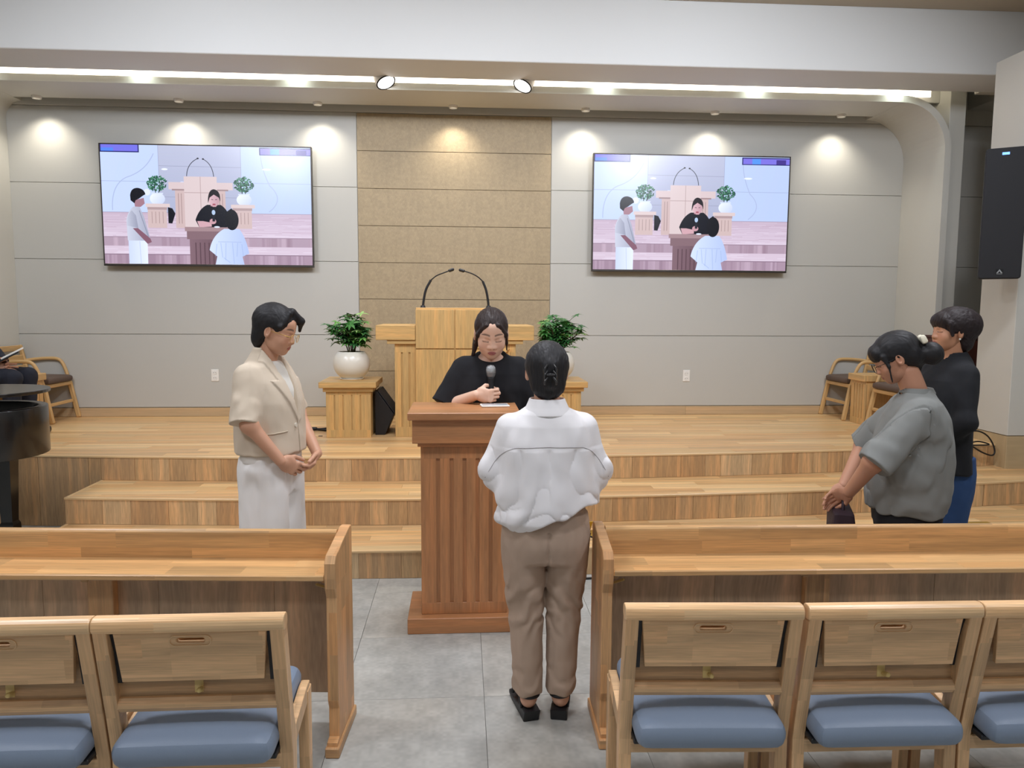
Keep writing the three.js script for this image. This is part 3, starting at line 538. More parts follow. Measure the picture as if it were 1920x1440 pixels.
pedX.forEach((x, i) => {
  const t = thing('potted_plant', i ? 'green umbrella plant in a round white pot, right of the pulpit behind the seated head' : 'green umbrella plant in a round white pot left of the pulpit', 'plant', [x, 1.035, -6.70], 0, 'potted plants beside the pulpit');
  t.userData.label = i ? 'leafy umbrella plant in a white pot, partly hidden by the woman in the white blouse' : 'leafy umbrella plant in a round white pot, fully visible left of the pulpit';
  put('saucer', new THREE.LatheGeometry([[0, 0], [0.1, 0], [0.107, 0.010], [0.102, 0.012], [0, 0.008]].map((q) => new THREE.Vector2(...q)), 48), M.ceramic, t);
  const prof = [[0, 0.010], [0.084, 0.010], [0.09, 0.014]]; for (let k = 0; k <= 20; k++) { const a = mix(-0.96, 0.74, k / 20); prof.push([0.162 * Math.cos(a), 0.142 + 0.152 * Math.sin(a)]); } prof.push([0.116, 0.247], [0.110, 0.243], [0.108, 0.22], [0, 0.22]);
  put('pot', new THREE.LatheGeometry(prof.map((q) => new THREE.Vector2(...q)), 64), M.ceramic, t);
  put('soil', new THREE.CircleGeometry(0.109, 32).rotateX(-Math.PI / 2).translate(0, 0.228, 0), M.soil, t);
  for (let s = 0; s < 9; s++) {
    const a = s / 9 * 6.283 + rr(-0.3, 0.3), r0 = rr(0.01, 0.06), lean = rr(0.05, 0.17), hgt = rr(0.12, 0.30);
    const p0 = [r0 * Math.cos(a), 0.222, r0 * Math.sin(a)], p2 = [(r0 + lean) * Math.cos(a), 0.235 + hgt, (r0 + lean) * 0.8 * Math.sin(a)], p1 = [(r0 + lean * 0.35) * Math.cos(a), 0.23 + hgt * 0.55, (r0 + lean * 0.35) * Math.sin(a)];
    put('stem', tubeGeo([p0, p1, p2], 0.0055, 10, 6), M.stem, t);
    const nl = 19;
    for (let q = 0; q < nl; q++) {
      const f = rr(0.30, 1.05), b = V(...p0).lerp(V(...p1), Math.min(1, f * 2)).lerp(V(...p2), Math.max(0, f * 2 - 1)), aa = rnd() * 6.283, len = rr(0.05, 0.12), e = b.clone().add(V(Math.cos(aa) * len, rr(-0.01, 0.07), Math.sin(aa) * len * 0.9));
      e.x = clamp(e.x, i ? -0.12 : -0.225, i ? 0.225 : 0.13); e.y = clamp(e.y, 0.27, 0.615);
      const lf = put('leaf', palmLeaves[Math.floor(rnd() * 4)], rnd() < (i ? 0.14 : 0.06) ? M.leafPale : M.leafs[Math.floor(rnd() * 4)], t); lf.position.copy(e); lf.rotation.set(rr(-0.35, 0.35), aa, rr(-0.35, 0.35)); const sc2 = rr(0.8, 1.15); lf.scale.setScalar(sc2);
      if (q % 3 === 0) put('leaf_stalk', tubeGeo([b.toArray(), b.clone().lerp(e, 0.5).add(V(0, 0.008, 0)).toArray(), e.toArray()], 0.002, 5, 5), M.stem, t);
    }
  }
});
{ // floor monitor behind the left plant stand
  const t = thing('stage_monitor', 'black wedge loudspeaker on the stage floor behind the left plant stand', 'loudspeaker', [-0.772, HS[3], -6.60]);
  put('cabinet', prism([[0, 0], [0.085, 0], [0.165, 0.185], [0.02, 0.388], [0, 0.388]], -0.42, 0, 'xy', 0.004), M.black, t);
  put('grille', prism([[0.024, 0.39], [0.169, 0.187], [0.174, 0.191], [0.029, 0.394]], -0.40, -0.02, 'xy', 0), std({ color: hex('#2a2a2e'), roughness: 0.8 }), t);
  const c = thing('cable_end', 'short black forked cable end on the stage left of the plant stand', 'cable', [-1.345, HS[3], -6.86]);
  for (const s of [-1, 1]) put('lead', tubeGeo([[-0.005, 0.014, 0], [0.05, 0.012, s * 0.012], [0.11, 0.012, s * 0.05], [0.16, 0.012, s * 0.05]], 0.011, 12, 8), M.cable, c);
  put('plug', new THREE.CapsuleGeometry(0.016, 0.03, 4, 12).rotateZ(Math.PI / 2).translate(-0.01, 0.017, 0), M.black, c);
  const d = tag(put('tape_scrap', bx(-0.018, 0.018, 0, 0.004, -0.01, 0.01, 0.001), M.black), 'tiny black scrap on the stage in front of the cable end', 'scrap'); d.position.set(-1.241, HS[3], -6.549);
}
// ---------------------------------------------------------------- loudspeaker on the right pillar
{
  const t = thing('wall_loudspeaker', 'tall black loudspeaker fixed to the white pillar on the right', 'loudspeaker', [4.238, 1.923, -5.70], -34 * D2R); t.scale.setScalar(0.973);
  const rb = (w, h, r) => { const s = []; for (const [cx, cy, a0] of [[w / 2 - r, h - r, 0], [-w / 2 + r, h - r, 1], [-w / 2 + r, r, 2], [w / 2 - r, r, 3]]) for (let i = 0; i <= 5; i++) { const a = (a0 + i / 5) * Math.PI / 2; s.push([cx + r * Math.cos(a), cy + r * Math.sin(a)]); } return s; };
  put('cabinet', merge([prism(rb(0.296, 1.045, 0.022), -0.11, -0.012, 'xy', 0.004), prism([[-0.142, -0.108], [-0.085, -0.2], [0.085, -0.2], [0.142, -0.108]].map((q) => [q[0], -q[1]]), 0.006, 1.039, 'xz', 0.003)]), M.black, t);
  put('grille', prism(rb(0.288, 1.036, 0.02), -0.012, 0.004, 'xy', 0.003).translate(0, 0.0045, 0), std({ color: hex('#1b1c20'), roughness: 0.75, bumpMap: weaveBump, bumpScale: 0.001 }), t);
  put('status_light', bx(-0.005 + 0.06, 0.065 + 0.04, 0.985, 1.005, 0.004, 0.007, 0.002), std({ color: hex('#335'), emissive: hex('#6fa4ff'), emissiveIntensity: 2.4 }), t).position.x = -0.09;
  const b = put('badge', bx(-0.026, 0.026, 0.035, 0.078, 0.004, 0.006, 0.001), M.blackMetal, t);
  put('badge_mark', prism([[-0.022, 0.045], [-0.010, 0.045], [0, 0.062], [0.010, 0.045], [0.022, 0.045], [0, 0.076]], 0.006, 0.0075, 'xy', 0), M.silver, b); put('badge_line', bx(-0.02, 0.02, 0.037, 0.041, 0.006, 0.0072, 0.0003), M.silver, b);
  put('bracket', barGeo([0.02, 0.52, -0.19], [0.06, 0.52, -0.29], 0.06, 0.03, 0.004), M.blackMetal, t);
}
{ // cabinet in the niche, cables, floor boxes
  const t = thing('cabinet', 'dark reddish brown cabinet in the niche, just behind the woman in black at right', 'cabinet', [4.84, HS[3], -6.7]);
  const m = std({ map: woodTex([74, 36, 28], { lu: 1, lv: 0.4, w: 256, h: 256 }), roughness: 0.4 });
  put('body', bx(-0.28, 0.28, 0.06, 0.86, -0.4, 0, 0.004, 1), m, t); put('plinth', bx(-0.27, 0.27, 0, 0.06, -0.39, -0.02, 0.003), m, t); put('door', bx(-0.272, 0.272, 0.075, 0.845, 0, 0.018, 0.003, 1), m, t); put('top', bx(-0.29, 0.29, 0.86, 0.885, -0.41, 0.025, 0.004), m, t);
  const c = thing('cable_coil', 'loop of black cable hanging over the stage edge by the right pillar', 'cable', [4.30, HS[3], -5.9]);
  put('loop', tubeGeo([[-0.12, 0.02, 0.0], [-0.1, 0.10, 0.0], [-0.02, 0.125, 0.01], [0.06, 0.09, 0.02], [0.11, 0.02, 0.03], [0.125, -0.05, 0.04], [0.09, -0.075, 0.05], [0.0, -0.045, 0.055], [-0.1, 0.012, 0.05], [-0.14, 0.012, 0.02]], 0.0065, 60, 8, true), M.cable, c);
  put('loop', tubeGeo([[-0.12, 0.010, 0.02], [0.0, 0.034, 0.0], [0.09, 0.012, 0.02], [0.0, 0.008, 0.03]], 0.006, 40, 8, true), M.cable, c);
  const f = thing('floor_box', 'brass floor socket plate set in the lowest step at right', 'floor socket', [3.635, HS[1], -4.876], 0.02);
  put('plate', bx(-0.078, 0.078, 0, 0.004, -0.066, 0.066, 0.0015), M.brass, f); put('lid', bx(-0.066, 0.066, 0.004, 0.006, -0.054, 0.054, 0.001), M.brass, f);
  for (let i = 0; i < 3; i++) put('slot', bx(-0.006 + i * 0.03, 0.012 + i * 0.03, 0.006, 0.0066, 0.012, 0.026, 0.0002), M.black, f);
  const f2 = thing('floor_box', 'brass floor socket with its lid open on the lowest step, left of the right pew', 'floor socket', [0.82, HS[1], -4.80], 0.1);
  put('plate', bx(-0.07, 0.07, 0, 0.006, -0.06, 0.06, 0.0015), M.brass, f2); put('lid', bx(-0.05, 0.05, 0, 0.006, -0.045, 0.045, 0.001).rotateX(-0.9).translate(0, 0.038, -0.05), M.brass, f2);
  const k = tag(put('floor_cable', tubeGeo([[0.84, HS[1] + 0.012, -4.76], [0.80, HS[1] + 0.03, -4.70], [0.86, HS[1] + 0.012, -4.66], [0.98, HS[1] + 0.008, -4.62], [1.2, HS[1] + 0.008, -4.60]], 0.006, 40, 8), M.cable), 'thin black cable running from the open brass floor socket', 'cable');
  const k2 = tag(put('floor_cable', tubeGeo([[0.55, 0.007, -4.40], [0.74, 0.007, -4.435], [0.95, 0.007, -4.45], [1.5, 0.007, -4.47], [2.2, 0.007, -4.5]], 0.007, 30, 8), M.cable), 'black cable lying on the tiles at the foot of the lowest step', 'cable');
}
// ---------------------------------------------------------------- pews and their chairs
function endProfile() { // side view, a = -z (away from the seats is positive), b = height
  return [[0.0, 0.0], [0.0, 0.055], [0.035, 0.062], [0.040, 0.17], [0.025, 0.205], [0.030, 0.60], [0.012, 0.64], [0.008, 0.68], [0.010, 0.735], [0.030, 0.760], [0.10, 0.772], [0.19, 0.79], [0.265, 0.803], [0.295, 0.80], [0.298, 0.78], [0.30, 0.0]];
}
function pew(x, z, turn, len, s, label) {   // s: direction in which the desk runs from its aisle end
  const t = thing('pew_desk', label, 'pew', [x, 0, z], turn, 'wooden pew desks');
  const en = put('end_panel', prism(endProfile(), s > 0 ? 0 : -0.04, s > 0 ? 0.04 : 0, 'zy', 0.004, 1), M.pewEnd, t);
  put('foot', bx(s > 0 ? -0.008 : -0.045, s > 0 ? 0.045 : 0.008, 0, 0.04, -0.305, 0.012, 0.004, 2), M.pewEnd, en);
  const xa = s > 0 ? 0.04 : -len, xb = s > 0 ? len : -0.04, o = 0.0;
  const rail = []; rail.push([0.205, 0.69], [0.205, 0.785]); for (let i = 0; i <= 8; i++) { const a = Math.PI - i / 8 * Math.PI; rail.push([0.2225 + 0.0175 * Math.cos(a), 0.785 + 0.017 * Math.sin(a)]); } rail.push([0.24, 0.69]);
  put('top_rail', prism(rail, xa, xb, 'zy', 0, 0), M.pew, t);
  put('shelf', bx(xa, xb, 0.668, 0.69, -0.245, -0.012, 0.004), M.pew, t);
  let px = xa, k = 0; while (px < xb - 0.01) { const w = Math.min(0.46, xb - px); put('front_board', bx(px, px + w - 0.001, 0.12, 0.668, -0.262, -0.247, 0.001, 1), M.pewPanel, t); px += w; }
  put('stile', bx(s > 0 ? 0.86 : -1.02, s > 0 ? 0.96 : -0.92, 0.0, 0.667, -0.247, -0.205, 0.003, 1), M.pewEnd, t);
  put('stile', bx(s > 0 ? 1.86 : -1.96, s > 0 ? 1.96 : -1.86, 0.0, 0.667, -0.247, -0.205, 0.003, 1), M.pewEnd, t);
  for (const q of s > 0 ? [0.065, 0.82] : [-0.065, -0.98]) put('bracket', bx(q - 0.015, q + 0.015, 0.62, 0.667, -0.2, -0.12, 0.004), M.pew, t);
  for (const q of s > 0 ? [0.05] : [-0.05]) { put('peg', barGeo([q, 0.585, -0.16], [q + s * 0.055, 0.615, -0.13], 0.012, 0.012, 0.005), M.peg, t); }
  return t;
}
pew(-0.465, -2.662, -3.7 * D2R, 2.6, -1, 'wooden pew desk with sloped end panel, left of the aisle');
pew(0.522, -2.662, -1.5 * D2R, 2.9, 1, 'wooden pew desk with sloped end panel, right of the aisle');

function stackChair(label, turnedTop) {
  const t = thing('hall_chair', label, 'chair', [0, 0, 0], 0, 'blue padded wooden chairs in the front row');
  const W = 0.26;
  // top rail, rounded
  const pr = []; for (let i = 0; i < 20; i++) { const a = i / 20 * 2 * Math.PI; pr.push([0.012 + 0.026 * Math.sign(Math.cos(a)) * Math.pow(Math.abs(Math.cos(a)), 0.75), 0.787 + 0.0235 * Math.sign(Math.sin(a)) * Math.pow(Math.abs(Math.sin(a)), 0.75)]); }
  put('top_rail', prism(pr, -W, W, 'zy', 0.004, 0), M.chairTop, t);
  for (const s of [-1, 1]) {
    const q = s * (W - 0.021);
    put('back_post', prism([[-0.010, 0.775], [0.038, 0.775], [0.098, 0.46], [0.125, 0.40], [0.10, 0.0], [0.062, 0.0], [0.070, 0.36], [0.045, 0.50]], q - 0.019, q + 0.019, 'zy', 0.003, 1), M.chairWood, t);
    put('front_leg', prism([[0.31, 0], [0.345, 0], [0.355, 0.425], [0.30, 0.425]], q - 0.017, q + 0.017, 'zy', 0.003, 1), M.chairWood, t);
    put('side_rail', prism([[0.09, 0.345], [0.09, 0.40], [0.30, 0.442], [0.345, 0.442], [0.345, 0.40], [0.30, 0.385]], q - 0.014, q + 0.014, 'zy', 0.003, 0), M.chairWood, t);
  }
  // fold-up book tray on the back, leaning out a little at its foot
  const slot = new THREE.Shape([[-0.193, 0], [0.193, 0], [0.207, 0.152], [-0.207, 0.152]].map((a) => new THREE.Vector2(...a)));
  const hole = new THREE.Path(); hole.absarc(-0.032, 0.122, 0.009, Math.PI / 2, Math.PI * 1.5, false); hole.absarc(0.032, 0.122, 0.009, -Math.PI / 2, Math.PI / 2, false); slot.holes.push(hole);
  const tg = triUV(new THREE.ExtrudeGeometry(slot, { depth: 0.014, bevelEnabled: true, bevelSize: 0.002, bevelThickness: 0.002, bevelSegments: 1, curveSegments: 6 }), 0); tg.rotateX(0.10); tg.translate(0, 0.619, -0.034);
  const tray = put('book_tray', tg, M.chairWood, t);
  const rimS = new THREE.Shape(); rimS.absarc(-0.042, 0, 0.016, Math.PI / 2, Math.PI * 1.5, false); rimS.absarc(0.042, 0, 0.016, -Math.PI / 2, Math.PI / 2, false); const rimH = new THREE.Path(); rimH.absarc(-0.042, 0, 0.0135, Math.PI / 2, Math.PI * 1.5, false); rimH.absarc(0.042, 0, 0.0135, -Math.PI / 2, Math.PI / 2, false); rimS.holes.push(rimH);
  put('grip_rim', triUV(new THREE.ExtrudeGeometry(rimS, { depth: 0.002, bevelEnabled: false, curveSegments: 8 }).translate(0, 0.122, 0.0165).rotateX(0.10).translate(0, 0.619, -0.034), 0), M.chairTop, tray);
  put('grip_back', bx(-0.05, 0.05, 0.722, 0.762, -0.042, -0.036, 0.001), M.chairTop, tray);
  for (const s of [-1, 1]) put('tray_arm', prism([[0.006, 0.775], [0.014, 0.775], [0.040, 0.70], [0.056, 0.605], [0.046, 0.600], [0.030, 0.70]], s * 0.212 - 0.007, s * 0.212 + 0.007, 'zy', 0), M.black, t);
  put('back_board', bx(-0.225, 0.225, 0.545, 0.775, -0.072, -0.060, 0.001), M.chairPly, t);
  put('hook_plate', bx(-0.012, 0.012, 0.56, 0.615, -0.0605, -0.0585, 0.0005), M.peg, t);
  put('hook_peg', new THREE.CapsuleGeometry(0.0075, 0.02, 5, 12).rotateX(Math.PI / 2 - 0.3).translate(0.008, 0.575, -0.045), M.peg, t);
  const lr = prism([[0.048, 0.512], [0.040, 0.525], [0.040, 0.540], [0.050, 0.552], [0.085, 0.552], [0.090, 0.512]], -0.226, 0.226, 'zy', 0.002, 0); put('lower_rail', lr, M.chairWood, t);
  put('rear_seat_rail', bx(-0.226, 0.226, 0.315, 0.36, -0.095, -0.070, 0.003), M.chairWood, t);
  put('seat_board', bx(-0.222, 0.222, 0.372, 0.388, -0.34, -0.02, 0.003), M.black, t);
  const pad = padGeo(0.445, 0.085, 0.43, 0.038, 0.014, 18); pad.rotateX(0.06); pad.translate(0, 0.430, -0.180); put('seat_cushion', pad, M.blue, t);
  const bp = padGeo(0.44, 0.045, 0.20, 0.02, 0.008, 12); bp.rotateX(-Math.PI / 2); bp.rotateX(0.17); bp.translate(0, 0.655, -0.100); put('back_cushion', bp, M.blue, t);
  return t;
}
{
  const a = stackChair('blue padded wooden chair, right one of the left pair, beside the aisle'); a.position.set(-0.757, 0, -2.045);
  copyThing(a, [-1.2785, 0, -2.045], 0.0, 'blue padded wooden chair at the left edge of the picture');
  copyThing(a, [0.728, 0, -2.046], -3 * D2R, 'blue padded wooden chair right of the aisle, nearest to it');
  copyThing(a, [1.260, 0, -2.024], -1.2 * D2R, 'blue padded wooden chair in the middle of the right hand row');
  copyThing(a, [1.783, 0, -2.014], -1 * D2R, 'blue padded wooden chair cut off by the right edge of the picture');
}
// ---------------------------------------------------------------- armchairs and side tables at the ends of the stage
function armchair(label, pos, turn) {
  const t = thing('stage_armchair', label, 'armchair', pos, turn, 'wooden armchairs on the stage');
  for (const s of [-1, 1]) {
    put('front_leg', barGeo([s * 0.245, 0, 0.27], [s * 0.235, 0.37, 0.20], 0.034, 0.044, 0.008), M.clergy, t);
    put('rear_leg', barGeo([s * 0.215, 0, -0.25], [s * 0.215, 0.40, -0.18], 0.034, 0.044, 0.008), M.clergy, t);
    put('back_post', barGeo([s * 0.215, 0.38, -0.175], [s * 0.205, 0.735, -0.245], 0.032, 0.04, 0.008), M.clergy, t);
    const arm = tubeGeo([[s * 0.237, 0.355, 0.205], [s * 0.24, 0.46, 0.175], [s * 0.245, 0.555, 0.135], [s * 0.245, 0.592, 0.09], [s * 0.243, 0.598, 0.0], [s * 0.235, 0.59, -0.12], [s * 0.212, 0.578, -0.205]], 0.017, 30, 8); put('armrest', arm, M.clergy, t);
  }
  for (const [y, z] of [[0.705, -0.242], [0.61, -0.223], [0.51, -0.203]]) put('back_rail', bx(-0.205, 0.205, y - 0.027, y + 0.027, z - 0.010, z + 0.010, 0.004), M.clergy, t);
  put('seat_frame', bx(-0.235, 0.235, 0.335, 0.375, -0.20, 0.225, 0.006), M.clergy, t);
  const c = padGeo(0.46, 0.065, 0.46, 0.03, 0.016, 14); c.translate(0, 0.405, 0.02); put('seat_cushion', c, M.brownPad, t);
  put('stretcher', bx(-0.215, 0.215, 0.16, 0.19, 0.215, 0.24, 0.004), M.clergy, t);
}
function sideTable(label, pos, turn) {
  const t = thing('side_table', label, 'table', pos, turn, 'small fluted tables on the stage');
  put('body', bx(-0.135, 0.135, 0, 0.43, -0.34, -0.012, 0.003, 1), M.clergy, t);
  put('front_panel', fluted(-0.136, 0.136, 0, 0.43, -0.012, 0, [-0.075, -0.025, 0.025, 0.075], 0.012, 0.06, 0.40), M.clergy, t);
  put('top', bx(-0.155, 0.155, 0.43, 0.495, -0.36, 0.03, 0.005), M.clergy, t);
}
armchair('wooden armchair with brown seat in the far right corner against the back wall', [4.15, HS[3], -7.562], -Math.PI / 2);
armchair('wooden armchair with brown seat at right, nearest to the woman in grey', [4.18, HS[3], -6.69], -Math.PI / 2);
sideTable('small fluted wooden table between the two armchairs on the right', [3.92, HS[3], -7.13], -Math.PI / 2);
armchair('empty wooden armchair with brown seat in the far left corner of the stage', [-4.17, HS[3], -7.562], Math.PI / 2);
armchair('wooden armchair at left that the man in the dark suit sits on', [-4.175, HS[3], -6.69], Math.PI / 2);
sideTable('small fluted wooden table next to the empty armchair on the left', [-3.95, HS[3], -7.14], Math.PI / 2);
// ---------------------------------------------------------------- grand piano at the left edge
{
  const t = thing('grand_piano', 'black polished grand piano at the left edge, its tail towards the steps', 'piano', [-2.74, 0, -4.98]);
  const out = (o) => { const p = []; const N = 28; // tail arc then the bent side
    for (let i = 0; i <= N; i++) { const a = -Math.PI / 2 + i / N * Math.PI; p.push([-0.36 + (0.36 + o) * Math.cos(a), 0.02 + (0.36 + o) * Math.sin(a)]); }
    p.push([-0.7, 0.40 + o], [-1.1, 0.50 + o], [-1.5, 0.68 + o], [-1.75, 0.74 + o], [-2.0 - o, 0.74 + o], [-2.0 - o, -0.42 - o], [-1.2, -0.42 - o], [-0.8, -0.40 - o]); return p; };
  // shape y -> -z, so the bent side lies away from the seats
  const sh = new THREE.Shape(out(0).map((q) => new THREE.Vector2(q[0], q[1]))), inn = new THREE.Path(out(-0.045).reverse().map((q) => new THREE.Vector2(q[0], q[1]))); sh.holes.push(inn);
  const g = new THREE.ExtrudeGeometry(sh, { depth: 0.30, bevelEnabled: true, bevelSize: 0.006, bevelThickness: 0.006, bevelSegments: 2, curveSegments: 8 }); g.rotateX(-Math.PI / 2); g.translate(0, 0.71, 0); put('rim', toCreasedNormals(g, 0.6), M.piano, t);
  put('soundboard', prism(out(-0.046), 0.80, 0.83, 'xz', 0), std({ color: hex('#3a2c1a'), roughness: 0.5 }), t);
  put('bottom_board', prism(out(-0.046), 0.715, 0.74, 'xz', 0), M.black, t);
  const lid = new THREE.ExtrudeGeometry(new THREE.Shape(out(0.02).map((q) => new THREE.Vector2(q[0], q[1]))), { depth: 0.014, bevelEnabled: true, bevelSize: 0.004, bevelThickness: 0.004, bevelSegments: 2 }); lid.rotateX(-Math.PI / 2); lid.translate(0, 1.108, 0); put('lid', lid, M.piano, t);
  for (const [x, z] of [[-1.9, 0.3], [-1.9, -0.6], [-0.9, -0.38]]) put('lid_prop', at(cyl(0.006, 0.006, 0.10, 8), x, 1.06, z), M.brass, t);
  for (const [x, z] of [[-0.23, -0.02], [-1.85, 0.3], [-1.85, -0.6]]) {
    const lp = [[0.055, 0.14], [0.050, 0.16], [0.064, 0.20], [0.062, 0.24], [0.05, 0.26], [0.066, 0.60], [0.072, 0.70], [0.085, 0.715]];
    const lg = new THREE.LatheGeometry([[0, 0.06], [0.05, 0.06], [0.06, 0.08], ...lp].map((q) => new THREE.Vector2(...q)), 4, Math.PI / 4); const ln = lg.toNonIndexed(); ln.computeVertexNormals(); ln.translate(x, 0, z);
    const leg = put('leg', ln, M.piano, t); put('caster', at(cyl(0.035, 0.035, 0.03, 18).rotateZ(Math.PI / 2), x, 0.036, z), M.brass, leg);
  }
  put('keyboard_lid', bx(-2.13, -2.0, 0.72, 0.96, -0.74, 0.42, 0.01), M.piano, t);
}
// ---------------------------------------------------------------- soft bodies: distance fields meshed with surface nets
const smin = (a, b, k) => { const h = clamp(0.5 + 0.5 * (b - a) / k, 0, 1); return mix(b, a, h) - k * h * (1 - h); };
const smax = (a, b, k) => -smin(-a, -b, k);
const uni = (k, ...fs) => (x, y, z) => { let d = fs[0](x, y, z); for (let i = 1; i < fs.length; i++) d = smin(d, fs[i](x, y, z), k); return d; };
const cut = (k, a, b) => (x, y, z) => smax(a(x, y, z), -b(x, y, z), k);
const both = (k, a, b) => (x, y, z) => smax(a(x, y, z), b(x, y, z), k);
const cap = (a, b, ra, rb = ra, sz = 1) => { const ab = [b[0] - a[0], b[1] - a[1], b[2] - a[2]], l = ab[0] * ab[0] + ab[1] * ab[1] + ab[2] * ab[2] || 1e-9; return (x, y, z) => { const px = x - a[0], py = y - a[1], pz = z - a[2], t = clamp((px * ab[0] + py * ab[1] + pz * ab[2]) / l, 0, 1), ex = px - ab[0] * t, ey = py - ab[1] * t, ez = (pz - ab[2] * t) / sz; return Math.sqrt(ex * ex + ey * ey + ez * ez) - (ra + (rb - ra) * t); }; };
const ell = (c, r, rot) => { const m = rot ? new THREE.Matrix3().setFromMatrix4(new THREE.Matrix4().makeRotationFromEuler(new THREE.Euler(...rot))).transpose().elements : null; return (x, y, z) => { let px = x - c[0], py = y - c[1], pz = z - c[2]; if (m) { const a = m[0] * px + m[3] * py + m[6] * pz, b = m[1] * px + m[4] * py + m[7] * pz, d = m[2] * px + m[5] * py + m[8] * pz; px = a; py = b; pz = d; } const k0 = Math.hypot(px / r[0], py / r[1], pz / r[2]), k1 = Math.hypot(px / (r[0] * r[0]), py / (r[1] * r[1]), pz / (r[2] * r[2])); return k1 < 1e-9 ? -Math.min(...r) : k0 * (k0 - 1) / k1; }; };
const plane = (n, d) => { const l = Math.hypot(...n); return (x, y, z) => (x * n[0] + y * n[1] + z * n[2]) / l - d; };
const planeAt = (p, n) => { const l = Math.hypot(...n); return (x, y, z) => ((x - p[0]) * n[0] + (y - p[1]) * n[1] + (z - p[2]) * n[2]) / l; };
// body of elliptical slices; rows [y, rx, rz, cz, cx], rising in y
function loft(rows, n = 2.2, round = 0.012) {
  const Y = rows.map((r) => r[0]), get = (i, k) => rows[clamp(i, 0, rows.length - 1)][k] || 0;
  const cr = (p0, p1, p2, p3, t) => p1 + 0.5 * t * (p2 - p0 + t * (2 * p0 - 5 * p1 + 4 * p2 - p3 + t * (3 * (p1 - p2) + p3 - p0)));
  return (x, y, z) => {
    const yc = clamp(y, Y[0], Y[Y.length - 1]); let i = 0; while (i < Y.length - 2 && yc > Y[i + 1]) i++;
    const t = (yc - Y[i]) / (Y[i + 1] - Y[i]), v = [1, 2, 3, 4].map((k) => cr(get(i - 1, k), get(i, k), get(i + 1, k), get(i + 2, k), t));
    const q = Math.pow(Math.pow(Math.abs((x - v[3]) / v[0]), n) + Math.pow(Math.abs((z - v[2]) / v[1]), n), 1 / n), d = (q - 1) * Math.min(v[0], v[1]);
    return smax(smax(d, y - Y[Y.length - 1], round), Y[0] - y, round);
  };
}
